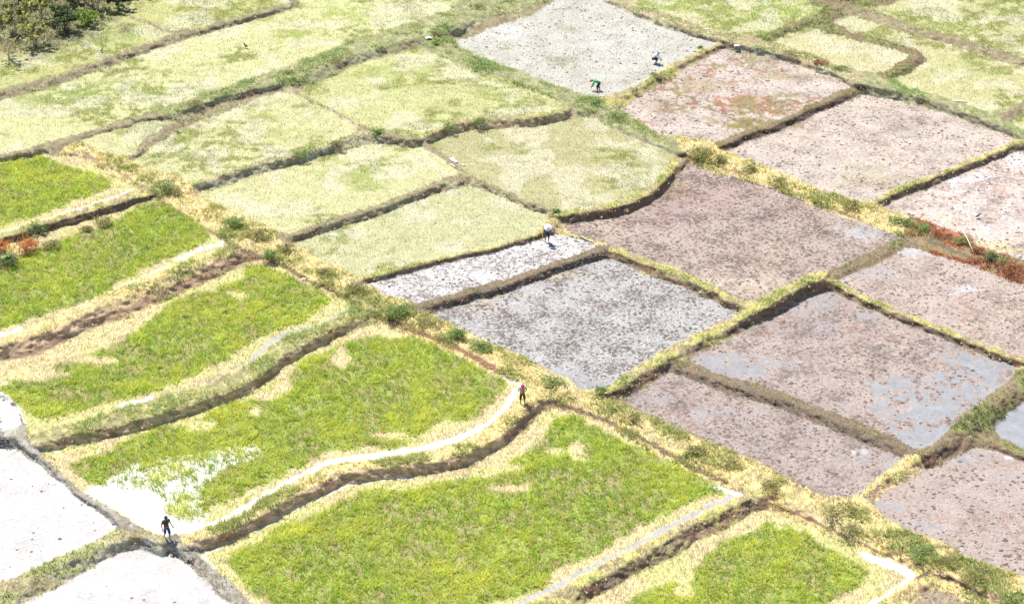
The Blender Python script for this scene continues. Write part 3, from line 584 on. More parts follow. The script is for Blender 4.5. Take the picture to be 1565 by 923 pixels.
# ------------------------------------------------------------------ scatter
c00 = PF[quads[:, 0]]; c10 = PF[quads[:, 1]]; c11 = PF[quads[:, 2]]; c01 = PF[quads[:, 3]]
area = np.linalg.norm(np.cross(c10-c00, c01-c00), axis=1)
cgx = GX[:-1, :-1].ravel(); cgy = GY[:-1, :-1].ravel()
near = (cgx > -70) & (cgx < 1630) & (cgy > -50) & (cgy < 1000)
def cellv(A): return A[:-1, :-1].ravel()
def scatter(dens):
    """dens: per-cell number per square metre; returns points and cell indices"""
    lam = dens*area*near; k = rng.poisson(np.minimum(lam, 40)); idx = np.repeat(np.arange(len(k)), k)
    u = rng.random(len(idx))[:, None]; v = rng.random(len(idx))[:, None]
    p = c00[idx]*(1-u)*(1-v)+c01[idx]*u*(1-v)+c10[idx]*(1-u)*v+c11[idx]*u*v
    return p, idx
def blades(p, nb, h, wd, lean, col, spread=.05, bent=True, colvar=.15):
    """nb blades per point; h, lean may be arrays per point; col (n,3)"""
    m = len(p); P_ = np.repeat(p, nb, 0); H = np.repeat(np.broadcast_to(h, m), nb)*rng.uniform(.6, 1.2, m*nb)
    L = np.repeat(np.broadcast_to(lean, m), nb)*rng.uniform(.3, 1.3, m*nb)*H; az = rng.uniform(0, 2*np.pi, m*nb)
    wa = az + rng.uniform(.9, 2.2, m*nb)
    ca, sa = np.cos(az), np.sin(az); wv = np.stack([np.cos(wa), np.sin(wa), np.zeros(m*nb)], 1)*(wd/2*rng.uniform(.7, 1.3, m*nb))[:, None]
    B = P_ + np.stack([ca*spread*rng.random(m*nb), sa*spread*rng.random(m*nb), np.full(m*nb, -.02)], 1)
    tip = B + np.stack([ca*L, sa*L, H], 1)
    cc = np.repeat(col, nb, 0)*(1+colvar*(rng.random((m*nb, 1))*2-1))
    if bent:
        mid = B + np.stack([ca*L*.35, sa*L*.35, H*.62], 1)
        V = np.stack([B-wv, B+wv, mid+wv*.8, mid-wv*.8, tip], 1).reshape(-1, 3); o = np.arange(m*nb)*5
        F4 = np.stack([o, o+1, o+2, o+3], 1); F3 = np.stack([o+3, o+2, o+4], 1)
        return V, [F4, F3], np.repeat(cc, 5, 0)
    V = np.stack([B-wv, B+wv, tip], 1).reshape(-1, 3); o = np.arange(m*nb)*3
    return V, [np.stack([o, o+1, o+2], 1)], np.repeat(cc, 3, 0)
def join(parts):
    V, F4, F3, Cc, off = [], [], [], [], 0
    for v, f, c in parts:
        V.append(v); Cc.append(c)
        for g in f: (F4 if g.shape[1] == 4 else F3).append(g+off)
        off += len(v)
    fs = []
    if F4: fs.append(np.concatenate(F4))
    if F3: fs.append(np.concatenate(F3))
    return np.concatenate(V), fs, np.concatenate(Cc)

gcell = cellv(gmask); flc = cellv((fl > .5).astype(float)); gsoft = cellv(blur(gmask, 14)); nbig_c = cellv(n_big); nmid_c = cellv(n_mid); nstr_c = cellv(n_str)
kcell = cellv(kinds); stp = cellv(steep); bidc = cellv(bid); cwet = cellv(SURF[..., 1]); streakc = cellv(streak)
def pick(c1, c2, t): return np.array(c1)*(1-t[:, None])+np.array(c2)*t[:, None]

for k, f in enumerate(FIELDS):
    infield = (cf.ravel() == k)
    if f[2] == GRN:
        d = np.where(infield & (gcell > .5), 36*np.clip(.25+nmid_c*1.3, .3, 1.25)*np.clip(np.maximum(gsoft, .85*flc)*1.9-.72, .06, 1), 0)
        p, idx = scatter(d)
        t = np.clip(nmid_c[idx]*1.3+nbig_c[idx]*.9-.65+rng.normal(0, .28, len(idx)), 0, 1)
        col = pick((.26,.42,.035), (.72,.73,.13), t); r = rng.random(len(idx))
        col[r < .07] = (.70,.60,.12); col[r > .95] = (.60,.56,.32)
        clump = vnoise(p[:, 0]*1.7, p[:, 1]*1.4, 15); col = col*(.80+.36*clump)[:, None]
        h = (.09+.10*nbig_c[idx]+.22*clump)*np.clip(gsoft[idx]*1.3, .5, 1)
        V, Fc, Cc = blades(p, 5, h, .04, .95, col, .14)
        o = mesh_obj('rice_plants', V, Fc, ML, Cc); tag(o, 'bright green rice growing thick in the '+f[3], None, 'rice standing in the terraces', 'stuff')
        # straw litter round the rice
        d = np.where(infield & (gcell < .5) & (cwet < .3), 17, 0)+np.where(infield & (gcell > .5), 1.5, 0)
        p, idx = scatter(d*np.clip((nmid_c-.3)*4, .25, 1.6)); m = len(p)
        col = pick((.68,.55,.22), (.24,.20,.09), rng.random(m)**1.5); V, Fc, Cc = blades(p, 2, .05, .035, 5.5, col, .04, False)
        q = rng.random(m) < .32; V2, F2, C2 = blades(p[q], 4, .18, .035, .7, pick((.42,.40,.14), (.24,.30,.07), rng.random(q.sum())), .06, False)
        V, Fc, Cc = join([(V, Fc, Cc), (V2, F2, C2)])
        tag(mesh_obj('straw_litter', V, Fc, MS, Cc), 'loose dry straw round the rice on the '+f[3], None, 'straw litter on the terraces', 'stuff')
    elif f[2] in (YEL, PLG):
        d = np.where(infield, 14+16*streakc, 0)*(.5 if f[2] == PLG else 1)
        p, idx = scatter(d); m = len(p)
        t = np.clip(streakc[idx]*.8+rng.random(m)*.4, 0, 1)
        col = pick((.36,.35,.14), (.19,.23,.06), t)
        V, Fc, Cc = blades(p, 3, .15, .028, .35, col, .04, False)
        tag(mesh_obj('rice_seedlings', V, Fc, ML, Cc), 'sparse young seedlings standing in the '+f[3], None, 'seedlings in the yellow paddies', 'stuff')
    if f[2] in (PNK, GRY, PPK, DRK, PLG, WHT):
        dd = {PNK: 17, GRY: 22, PPK: 9, DRK: 14, PLG: 5, WHT: 1.}[f[2]]
        d = np.where(infield, dd*np.clip(nmid_c*2.2-.3, .15, 2), 0)*({'B6': 12}.get(f[0], 1))*(1-np.clip(cwet-.35, 0, 1)*(0 if f[2] == WHT else 1.5)).clip(0, 1)
        p, idx = scatter(d); m = len(p)
        s = rng.gamma(3., .021, m).clip(.02, .17)
        ang = rng.uniform(0, 2*np.pi, m)
        V = []
        for q in range(5):
            aa = ang+q*2*np.pi/5+rng.uniform(-.3, .3, m); rr = s*rng.uniform(.7, 1.4, m)
            V.append(np.stack([p[:, 0]+np.cos(aa)*rr*1.2, p[:, 1]+np.sin(aa)*rr, p[:, 2]-.02*np.ones(m)], 1))
        V.append(p+np.stack([rng.uniform(-.3, .3, m)*s, rng.uniform(-.3, .3, m)*s, s*rng.uniform(.35, .8, m)], 1))
        V = np.stack(V, 1).reshape(-1, 3); o6 = np.arange(m)*6
        Fc = np.concatenate([np.stack([o6+q, o6+(q+1) % 5, o6+5], 1) for q in range(5)])
        t = rng.random(m); col = pick((.17,.10,.085), (.10,.085,.075), t) if f[2] in (PNK, PPK, DRK) else pick((.15,.13,.12), (.09,.085,.075), t)
        r = rng.random(m) < .05; col[r] = (.25,.12,.09) if f[2] != WHT else (.2,.2,.18)
        tag(mesh_obj('mud_clods', V, Fc, MCL, np.repeat(col, 6, 0)), 'dark clods scattered over the '+f[3], None, 'clods on the mud paddies', 'stuff')

bank_cells = cf.ravel() < 0
for k, (words_, hw, rel, style, poly) in enumerate(BANKS):
    onb = bank_cells & (bidc == k)
    if not onb.any(): continue
    dd, a, b_, gfrac = {'mud': (9, (.34,.32,.15), (.18,.22,.07), .3), 'weedy': (34, (.46,.44,.20), (.27,.37,.12), .35), 'straw': (40, (.54,.46,.16), (.30,.34,.09), .42), 'mixed': (26, (.42,.38,.17), (.24,.30,.09), .35),
        'green': (34, (.50,.47,.17), (.30,.38,.10), .22), 'yellowgreen': (32, (.54,.46,.17), (.30,.32,.09), .25), 'clod': (17, (.50,.42,.16), (.26,.28,.10), .25), 'darkmix': (22, (.38,.33,.13), (.15,.19,.06), .4),
        'rust': (34, (.42,.33,.12), (.16,.20,.06), .35), 'wetmud': (8, (.40,.37,.22), (.24,.26,.12), .2)}[style]
    d = np.where(onb, dd*np.clip(1.05-stp*1.1, .08, 1)*np.clip((nmid_c-.36)*5., .10, 1.4), 0)
    p, idx = scatter(d); m = len(p)
    if m == 0: continue
    g = np.clip((nmid_c[idx]*.7+nbig_c[idx]*.3-.5)*7+gfrac*1.6-.5+rng.normal(0, .3, m), 0, 1)
    col = pick(a, b_, g)
    if style == 'rust': r = (nmid_c[idx]+rng.normal(0, .08, m)) > .50; col[r] = pick((.30,.09,.05), (.38,.16,.06), rng.random(r.sum()))
    r = rng.random(m) < .05; col[r] = (.62,.55,.30)
    big = 1+.6*(hw > 6)
    V, Fc, Cc = blades(p, 4, (.07+.08*nbig_c[idx]+.05*g)*big, .035, 1.3, col, .08, True)
    cdens = {'clod': 26, 'darkmix': 14, 'mud': 14, 'wetmud': 20, 'rust': 6, 'mixed': 10, 'yellowgreen': 9}.get(style, 3)
    pc, ic = scatter(np.where(onb, cdens, 0)); mc = len(pc)
    if mc:
        sc_ = rng.gamma(3., .018, mc).clip(.02, .12); ang = rng.uniform(0, 6.28, mc); W = []
        for q in range(5):
            aa = ang+q*2*np.pi/5; rr = sc_*rng.uniform(.7, 1.4, mc); W.append(pc+np.stack([np.cos(aa)*rr, np.sin(aa)*rr, -.03+0*rr], 1))
        W.append(pc+np.stack([0*sc_, 0*sc_, sc_*rng.uniform(.6, 1.2, mc)], 1)); W = np.stack(W, 1).reshape(-1, 3); o6 = np.arange(mc)*6
        Fq = np.concatenate([np.stack([o6+q, o6+(q+1) % 5, o6+5], 1) for q in range(5)])
        cw = pick(np.array(FACE[style])*.8, np.array(TOP[style])*1.1, rng.random(mc)); rr = rng.random(mc) < .08; cw[rr] = (.24,.12,.08)
        V, Fc, Cc = join([(V, Fc, Cc), (W, [Fq], np.repeat(cw, 6, 0))])
    tag(mesh_obj('bank_grass', V, Fc, MS, Cc), 'tufts of grass and crumbs of soil on the '+words_, None, 'grass on the banks', 'stuff')

# ------------------------------------------------------------------ things placed on the terrain
def ground_at(px, py):
    i = np.argmin(np.abs(ys-py)); j = np.argmin(np.abs(xs-px)); z = float(np.median(Z[max(0, i-1):i+2, max(0, j-1):j+2]))
    x, y, _ = unproj(px, py, z); return np.array([float(x), float(y), z])
def empty(name, loc, label, cat, group=None, rz=0.):
    o = bpy.data.objects.new(name, None); C.objects.link(o); o.location = tuple(loc); o.rotation_euler = (0, 0, rz); o.empty_display_size = .2
    return tag(o, label, cat, group)

def tube(path, radii, seg=6):
    """tapered tube along a list of points; returns verts, [quads, tris]"""
    path = [Vector(p) for p in path]; V = []; n_ = len(path)
    for i, p in enumerate(path):
        d = (path[min(i+1, n_-1)]-path[max(i-1, 0)]).normalized(); a = d.orthogonal().normalized(); b_ = d.cross(a)
        for s in range(seg):
            t = 2*math.pi*s/seg; V.append(p+(a*math.cos(t)+b_*math.sin(t))*radii[i])
    Q = [(i*seg+s, i*seg+(s+1) % seg, (i+1)*seg+(s+1) % seg, (i+1)*seg+s) for i in range(n_-1) for s in range(seg)]
    V.append(path[0]); V.append(path[-1]); e0, e1 = n_*seg, n_*seg+1
    T = [(e0, (s+1) % seg, s) for s in range(seg)]+[(e1, (n_-1)*seg+s, (n_-1)*seg+(s+1) % seg) for s in range(seg)]
    return np.array(V, float), [np.array(Q), np.array(T)]
def join_plain(parts):
    V, F4, F3 = [], [], []; off = 0
    for v, f in parts:
        V.append(v)
        for g in f: (F4 if g.shape[1] == 4 else F3).append(g+off)
        off += len(v)
    return np.concatenate(V), ([np.concatenate(F4)] if F4 else [])+([np.concatenate(F3)] if F3 else [])

def leaves(cent, rad, nleaf, size, cols, shell=.55, lobes=6):
    """leaf faces gathered in uneven lobes inside an ellipsoid"""
    rad = np.array(rad, float); L = []
    lc = rng.normal(0, 1, (lobes, 3)); lc /= np.linalg.norm(lc, axis=1, keepdims=True); lc *= rng.uniform(.35, .85, (lobes, 1)); lc[:, 2] = np.abs(lc[:, 2])*.9-.1
    which = rng.integers(0, lobes, nleaf); dv = rng.normal(0, 1, (nleaf, 3)); dv /= np.linalg.norm(dv, axis=1, keepdims=True)
    dv *= (rng.random((nleaf, 1))**.4)*rng.uniform(.28, .5, lobes)[which][:, None]
    p = cent + (lc[which]+dv)*rad
    u = rng.normal(0, 1, (nleaf, 3)); u /= np.linalg.norm(u, axis=1, keepdims=True); t = rng.normal(0, 1, (nleaf, 3)); v = np.cross(u, t); v /= np.linalg.norm(v, axis=1, keepdims=True)+1e-9
    s = size*rng.uniform(.5, 1.4, nleaf)[:, None]
    V = np.stack([p-u*s, p+v*s*.45, p+u*s, p-v*s*.45], 1).reshape(-1, 3); o = np.arange(nleaf)*4
    c1, c2 = cols; tone = np.clip(rng.normal(.5, .3, nleaf)+(rng.random(lobes)-.5)[which]*.6, 0, 1)
    return V, [np.stack([o, o+1, o+2, o+3], 1)], np.repeat(pick(c1, c2, tone), 4, 0)

GREENL = ((.11,.18,.05), (.36,.46,.15)); OLIVE = ((.17,.18,.06), (.52,.48,.20)); ORANGE = ((.38,.16,.04), (.70,.26,.09)); RUST = ((.20,.06,.04), (.52,.26,.12)); DRY = ((.30,.27,.13), (.52,.46,.24)); DARKG = ((.05,.08,.03), (.20,.27,.10)); THK = ((.05,.07,.02), (.74,.72,.26))  # THK's dark and bright ends paint in the thicket's shaded gaps and highlights
def shrub(px, py, rpx, hpx, cols, label, nleaf=420, lsize=.09, group='bushes along the main bank', name='shrub', cat='shrub', sprigs=False):
    b_ = ground_at(px, py); sc = F/((CAMZ-b_[2])/math.sin(PITCH)); r = rpx/sc; h = hpx/sc/math.cos(PITCH)
    root = empty(name, b_, label, cat, group)
    parts = []
    for q in range(5):
        a = rng.uniform(0, 6.28); tip = (math.cos(a)*r*.6, math.sin(a)*r*.6, h*rng.uniform(.55, .95))
        parts.append(tube([(0, 0, -.1), (tip[0]*.35, tip[1]*.35, tip[2]*.5), tip], [.03, .02, .008], 5))
    V, Fc = join_plain(parts); o = mesh_obj('stem', V, Fc, MDBARK); o.parent = root
    V, Fc, Cc = leaves(np.array([0, 0, h*.42]), (r*1.15, r*1.15, h*.62), int(nleaf*1.3), lsize*.85, cols, lobes=11)
    # arching leafy shoots break the outline
    p = np.stack([rng.uniform(-r, r, 26)*.9, rng.uniform(-r, r, 26)*.9, rng.uniform(.1, .6, 26)*h], 1)
    V2, F2, C2 = blades(p, 6, h*.38, .035, 1.1, pick(cols[0], cols[1], rng.uniform(.4, 1, 26)), .1, True)
    V, Fc, Cc = join([(V, Fc, Cc), (V2, F2, C2)])
    o = mesh_obj('foliage', V, Fc, ML, Cc); o.parent = root; root.scale = (1.12, 1.0, .78)
    return root
for a in [
 (247,290,20,20,GREENL,'dark green bush at the top bend of the straw bank',520),
 (268,296,12,12,OLIVE,'small dark bush touching the lower side of the first bank bush',260),
 (362,345,17,18,GREENL,'rounded leafy bush on the bank above the smooth cream paddy edge',460),
 (392,362,18,14,OLIVE,'low brownish bush next to the rounded leafy bush',420),
 (415,395,14,16,GREENL,'fresh green bush growing down the terrace face of the bank',420),
 (436,384,14,12,OLIVE,'thin scrubby bush past the fresh green one',300),
 (495,420,13,11,OLIVE,'low olive scrub halfway along the straw bank',280),
 (545,445,16,15,OLIVE,'dark weedy bush where the shining strip begins',360),
 (607,485,17,24,GREENL,'tall leafy bush beside the rough clod bank',560),
 (655,498,18,12,OLIVE,'sparse brown green bush after the tall leafy one',320),
 (699,516,11,18,GREENL,'narrow upright bush on straw beside the grey mud',320),
 (735,533,18,14,GREENL,'flat dark green bush ending the row by the grey mud',420),
 (845,585,16,10,GREENL,'bright green weed patch above the red scarfed farmer',300),
 (920,598,8,8,GREENL,'small bright weed clump at the foot of the thick bank',140),
 (965,642,14,10,OLIVE,'grey green tuft below the foot of the thick bank',240),
 (1062,690,14,11,OLIVE,'dark grass clump on the bank under the mud wedge',280),
 (1120,712,16,9,OLIVE,'faint olive tuft further along beneath the mud wedge',240),
 (1175,745,14,9,OLIVE,'straw green tuft where the bottom terrace bank joins',240),
 (1280,785,20,14,OLIVE,'spreading grassy clump near the spur end',360),
 (1300,812,12,8,DRY,'dry pale heap just below the spreading grassy clump',200),
 (1410,848,18,12,GREENL,'dark green clump beside the smooth pinkish paddy',340),
 (1445,862,14,9,OLIVE,'dull olive tuft just past the dark green clump',220),
 (1495,890,20,14,OLIVE,'weedy clump in the bottom corner of the bank',360),
 (1548,918,18,14,GREENL,'green clump cut by the bottom corner',300),
 (1072,238,20,18,OLIVE,'brown olive bush where four banks meet',480),
 (1100,246,14,12,OLIVE,'smaller bush just past the four bank crossing',280),
 (1145,262,16,11,OLIVE,'low bush on straw facing the reddish mud',300),
 (1190,280,18,11,OLIVE,'scrubby bush near the lower corner of the square pink paddy',320),
 (1302,318,16,14,OLIVE,'rounded olive bush at the tip of the laced paddy bank',400),
 (1375,342,18,11,GREENL,'leafy low bush at the start of the dark weed row',360),
 (1405,352,18,12,GREENL,'leafy green bush just before the rust weeds',380),
 (1440,362,16,11,RUST,'rust red weed clump under the laced paddy',380),
 (1470,372,14,13,OLIVE,'grey green bush under the bent cane',300),
 (1496,386,12,10,RUST,'dark red weed clump below the bent cane',260),
 (1512,396,11,14,DARKG,'very dark green bush among the red weeds',300),
 (1532,402,12,11,OLIVE,'dry olive bush between dark bush and red weeds',260),
 (1550,416,20,12,RUST,'wide crimson weed clump cut by the frame edge',460),
 (690,196,14,9,GREENL,'green tuft at the curled end of the olive paddy bank',260),
 (735,188,14,7,GREENL,'grass tuft on the middle of the olive paddy bank',200),
 (460,238,12,7,GREENL,'bright grass patch on the eroded bank',220),
 (515,222,12,9,OLIVE,'dull grass clump past the bright grass patch',200),
 (577,204,12,8,GREENL,'dark grass clump at the bank junction of four yellow paddies',220),
 (850,325,6,8,GREENL,'small vivid tuft behind the white hatted farmer',120),
 (910,158,20,9,GREENL,'vivid grass patch beneath the farmer in green',280),
 (945,182,20,12,GREENL,'weedy green patch where the silty paddy bank widens',340),
 (1005,118,14,9,OLIVE,'olive tuft on the bank between silty and pink paddies',240),
 (972,142,10,7,DRY,'straw tuft low on the bank between silty and pink paddies',160),
 (298,160,16,9,OLIVE,'grey green weeds at the fork of the wide weedy bank',260),
 (665,52,10,6,OLIVE,'dark weeds on the wide weedy bank beside the white rag',140),
 (730,12,16,10,OLIVE,'brown green weeds at the top end of the wide weedy bank',260),
 (440,112,12,5,OLIVE,'green weed patch halfway up the wide weedy bank',160),
 (510,95,12,5,OLIVE,'long green weed patch higher on the wide weedy bank',160),
 (1210,84,18,8,OLIVE,'weeds in front of the small cream paddy',240),
 (1255,98,14,9,RUST,'reddish weeds in front of the small cream paddy',200),
 (1285,108,16,8,GREENL,'green weeds by the lower corner of the small cream paddy',240),
 (60,358,13,18,DARKG,'dark upright bush behind the orange shrub',300),
 (132,353,10,10,OLIVE,'dark dead looking bush further along the overgrown bank',200),
 (158,343,14,17,OLIVE,'tall wispy bush above the green terrace',300),
 (80,378,14,13,OLIVE,'brownish bush beside the orange shrub',280),
 (40,386,19,26,ORANGE,'bright orange shrub on the overgrown bank',520),
 (-2,385,16,26,ORANGE,'orange shrub cut by the picture edge',380),
 (12,405,20,18,DARKG,'broad dark leaved bush below the orange shrubs',520),
 (345,478,4,4,GREENL,'tiny green tuft on the bare terrace slope',60),
 (285,485,4,3,GREENL,'tiny weed at the straw edge of the terrace',60),
]:
    shrub(*a[:6], nleaf=a[6])
# large vivid leaves on the broad dark bush are their own low plant
def big_leaf_plant(px, py):
    b_ = ground_at(px, py); root = empty('broadleaf_plant', b_, 'plant with large bright leaves in front of the dark bush', 'plant')
    V, Fc = tube([(0, 0, 0), (.05, 0, .4), (0, 0, .75)], [.03, .025, .01]); o = mesh_obj('stem', V, Fc, MDBARK); o.parent = root
    for q in range(9):
        a = q*.9; L = .42; d = Vector((math.cos(a), math.sin(a), 0)); s = Vector((-math.sin(a), math.cos(a), 0)); z0 = .35+.05*q
        pts = [Vector((0, 0, z0)), d*L*.4+s*.12+Vector((0, 0, z0+.15)), d*L+Vector((0, 0, z0+.05)), d*L*.4-s*.12+Vector((0, 0, z0+.15)), d*L*.4+Vector((0, 0, z0+.11))]
        V = np.array(pts); o = mesh_obj('leaf', V, np.array([[0, 1, 4], [1, 2, 4], [2, 3, 4], [3, 0, 4]]), ML, np.tile((.20,.42,.06), (5, 1))); o.parent = root
big_leaf_plant(12, 402)

# scrub trees in the top corner
def tree(px, py, hgt, rad, cols, label, nleaf, lsize=.13, nbr=9, bark=MBARK, bare=False, lean=(0, 0)):
    b_ = ground_at(px, py); root = empty('scrub_tree', b_, label, 'tree', 'scrub trees in the top corner')
    lx_, ly_ = lean
    th = hgt*.5; tr = .06+.026*hgt
    V, Fc = tube([(0, 0, -.2), (.1*lx_, .1*ly_, th*.5), (lx_*.4, ly_*.4, th)], [tr, tr*.75, tr*.55], 8)
    o = mesh_obj('trunk', V, Fc, bark); o.parent = root
    tips = []
    for q in range(nbr):
        a = q*2.4+rng.uniform(-.4, .4); s0 = rng.uniform(.3, 1.); base_ = Vector((lx_*.4*s0, ly_*.4*s0, th*s0)); R = rad*rng.uniform(.6, 1.05)
        e = base_+Vector((math.cos(a)*R, math.sin(a)*R, hgt*rng.uniform(.12, .48))); m = base_.lerp(e, .5)+Vector((rng.uniform(-.15, .15), rng.uniform(-.15, .15), rng.uniform(0, .3)))
        parts = [tube([base_, m, e], [tr*.42, tr*.28, .012], 5)]
        for w_ in range(4):
            f_ = rng.uniform(.35, .9); s_ = base_.lerp(e, f_)+(m-base_.lerp(e, .5))*(1-abs(2*f_-1))
            parts.append(tube([s_, s_+Vector((rng.uniform(-.5, .5), rng.uniform(-.5, .5), rng.uniform(0, .5)))*R*.6], [.022, .006], 4))
        V, Fc = join_plain(parts); o = mesh_obj('limb', V, Fc, bark); o.parent = root; tips.append(np.array(e)); tips.append(np.array(m))
    if nleaf:
        parts = [leaves(t, np.array([rad, rad, hgt*.28])*rng.uniform(.3, .5), int(nleaf*1.25)//len(tips), lsize*1.5, cols, lobes=3) for t in tips]
        V, Fc, Cc = join(parts); o = mesh_obj('crown', V, Fc, ML, Cc); o.parent = root
for a in [
 (14,92,2.6,1.4,DRY,'bare pale branched scrub at the lower tip of the thicket',160,.11,11,MBARK,(.3,-.2)),
 (52,72,3.0,1.3,THK,'leaning scrub with pale branches at the thicket edge',700,.11,9,MBARK,(.6,-.3)),
 (25,55,3.6,1.6,THK,'wispy green scrub tree rising at the picture edge',1200,.12,9,MBARK),
 (100,50,2.8,1.3,DARKG,'dark scrub tree above the shaded paddy',900,.12,9,MDBARK),
 (65,35,3.8,1.7,THK,'grey leaved scrub tree in the middle of the thicket',1300,.12,10,MBARK),
 (132,40,1.6,1.1,((.16,.30,.04),(.40,.46,.07)),'low bright green leafy tree among dark scrub',700,.13,7,MDBARK),
 (150,18,2.6,1.4,DRY,'dry brown scrub tree near the top edge',900,.11,9,MBARK),
 (182,16,1.7,1.1,DARKG,'last dark scrub tree of the thicket towards the open paddy',600,.12,8,MDBARK),
 (-15,30,4.0,1.8,THK,'olive scrub tree beyond the picture edge',1100,.13,8,MBARK),
 (110,5,3.4,1.7,DARKG,'dark scrub tree cut by the top edge',1200,.13,8,MDBARK),
 (30,5,4.4,2.0,THK,'tall olive scrub tree cut by the top edge',1400,.13,9,MDBARK),
 (190,-4,2.2,1.4,OLIVE,'tan and olive scrub tree at the top edge beside the last dark one',700,.12,8,MBARK),
 (215,-14,2.4,1.5,DARKG,'dark scrub tree just above the yellow green paddy',800,.13,8,MDBARK),
 (70,-25,4.4,2.0,THK,'tall scrub tree behind the thicket',1000,.14,7,MDBARK),
 (170,-25,3.4,1.9,DARKG,'dense scrub tree behind the thicket',1000,.14,7,MDBARK)]:
    tree(*a[:10], **({'lean': a[10]} if len(a) > 10 else {}))
# undergrowth and dead brush on the thicket floor
tc_ = sstep(1.02, .8, np.sqrt((RX/190)**2+(RY/88)**2))[:-1, :-1].ravel()
p, idx = scatter(tc_*7); m = len(p); t = rng.random(m); col = pick((.14,.18,.06), (.72,.62,.36), t**1.6)
V, Fc, Cc = blades(p, 4, .38, .07, 1.2, col, .2)
tag(mesh_obj('undergrowth', V, Fc, MS, Cc), 'tangled brush and dead grass covering the thicket floor', None, None, 'stuff')

# small loose things
MWHITE = plain('weathered_white', (.80,.80,.78), .6, .05); MSTICK = plain('bleached_stick', (.62,.56,.40), .8, .15); MDARK = plain('dark_wet_wood', (.05,.04,.045), .7, .2)
def box_verts(sx, sy, sz, jit=0.):
    v = np.array([(x, y, z) for z in (0, 1) for y in (-.5, .5) for x in (-.5, .5)], float)*(sx, sy, sz)
    v += rng.uniform(-jit, jit, v.shape)
    f = np.array([[0, 2, 3, 1], [4, 5, 7, 6], [0, 1, 5, 4], [2, 6, 7, 3], [0, 4, 6, 2], [1, 3, 7, 5]]); return v, f
def stick(p0, p1, r, name, label, cat, mat=MSTICK, bend=0., up=(0, 0)):
    a = ground_at(*p0); b_ = ground_at(*p1); a[2] += up[0]+r; b_[2] += up[1]+r; m = (a+b_)/2; m[2] = max(m[2], (a[2]+b_[2])/2)+bend
    V, Fc = tube([a, a*.7+b_*.3+(0, 0, bend*.7), m, a*.3+b_*.7+(0, 0, bend*.7), b_], [r, r, r*.95, r*.85, r*.7], 6)
    return tag(mesh_obj(name, V, Fc, mat, loc=tuple(a)), label, cat)
stick((811,561),(842,577), .05, 'pole', 'pale pole lying on the bank above the red scarfed farmer', 'pole')
stick((889,363),(908,372), .05, 'pole', 'pale stick lying by the corner of the shining mud strip', 'stick')
stick((1461,352),(1488,390), .045, 'cane', 'thin pale cane arching over the red weeds', 'cane', bend=.35, up=(.4, .1))
stick((640,460),(646,476), .03, 'stick', 'short white stick at the start of the rough clod bank', 'stick', MWHITE)
stick((1455,155),(1478,157), .06, 'pole', 'white pole on the green bank above the square pink paddy', 'pole', MWHITE)
stick((-4,678),(14,677), .06, 'board', 'black board lying in the white silt by the white stake', 'board', MDARK)
def plank(px, py, L, W_, H_, rz, name, label, cat, mat=MWHITE):
    g = ground_at(px, py); v, f = box_verts(L, W_, H_, .02); c, s = math.cos(rz), math.sin(rz)
    v2 = v.copy(); v2[:, 0] = v[:, 0]*c-v[:, 1]*s; v2[:, 1] = v[:, 0]*s+v[:, 1]*c; v2 += g+(0, 0, .05)
    return tag(mesh_obj(name, v2, f, mat, loc=tuple(g)), label, cat)
plank(694,247,.95,.30,.08,-.95,'plank','broad white plank on the thin ridge',  'plank')
plank(693,255,.85,.10,.05,-.95,'plank','narrow white plank lying below the broad one', 'plank')
plank(708,253,.35,.12,.05,-.9,'plank','short white offcut past the broad plank end', 'plank')
# crumpled rag
def rag(px, py, s, label, mat=MWHITE, name='rag'):
    g = ground_at(px, py); u, v = np.meshgrid(np.linspace(-1, 1, 7), np.linspace(-1, 1, 6)); z = .22*s*(1-.6*(u**2+v**2)/2)+rng.uniform(-.06, .08, u.shape)*s
    V = np.stack([g[0]+u*s*.55+rng.uniform(-.05, .05, u.shape)*s, g[1]+v*s*.4+rng.uniform(-.05, .05, u.shape)*s, g[2]+z+.02], -1).reshape(-1, 3); i = np.arange(42).reshape(6, 7)
    f = np.stack([i[:-1, :-1], i[:-1, 1:], i[1:, 1:], i[1:, :-1]], -1).reshape(-1, 4)
    return tag(mesh_obj(name, V, f, mat, loc=tuple(g)), label, 'rag')
rag(655,59,.5,'crumpled white rag on the wide weedy bank'); rag(1126,71,.45,'pale sack beside the top of the pink mud paddy', plain('pinkish_sack', (.72,.62,.55)), 'sack')
rag(1219,85,.28,'small white scrap among weeds by the small cream paddy'); rag(1398,134,.3,'white scrap on the green bank past the hooked bank'); rag(464,427,.25,'small white scrap on the bare foot of the main bank'); rag(540,458,.16,'tiny white scrap near the tall leafy bush', name='scrap')
rag(1080,45,.3,'pale scrap on the long dry bank', plain('dusty_cloth', (.66,.6,.48)))
# bright single tuft beside rag
shrub(665,68,7,6,((.12,.28,.03),(.30,.44,.05)),'vivid green tuft beside the white rag',110); shrub(1070,74,5,5,((.14,.28,.04),(.30,.44,.08)),'vivid little weed near the squatting farmer',80)
shrub(1172,60,9,4,((.14,.28,.04),(.28,.44,.06)),'vivid grass sprig at the corner of the top paddy',90)
# marker stake: post with a small foot collar
g = ground_at(4, 672); root = empty('marker_stake', g, 'thin white stake standing at the rim of the white silt', 'stake')
V, Fc = tube([(0, 0, -.2), (-.01, 0, .5), (-.04, 0, 1.05)], [.045, .04, .035], 8); o = mesh_obj('shaft', V, Fc, MWHITE); o.parent = root
V, Fc = tube([(0, 0, -.03), (0, 0, .05)], [.10, .07], 8); o = mesh_obj('foot', V, Fc, MDARK); o.parent = root
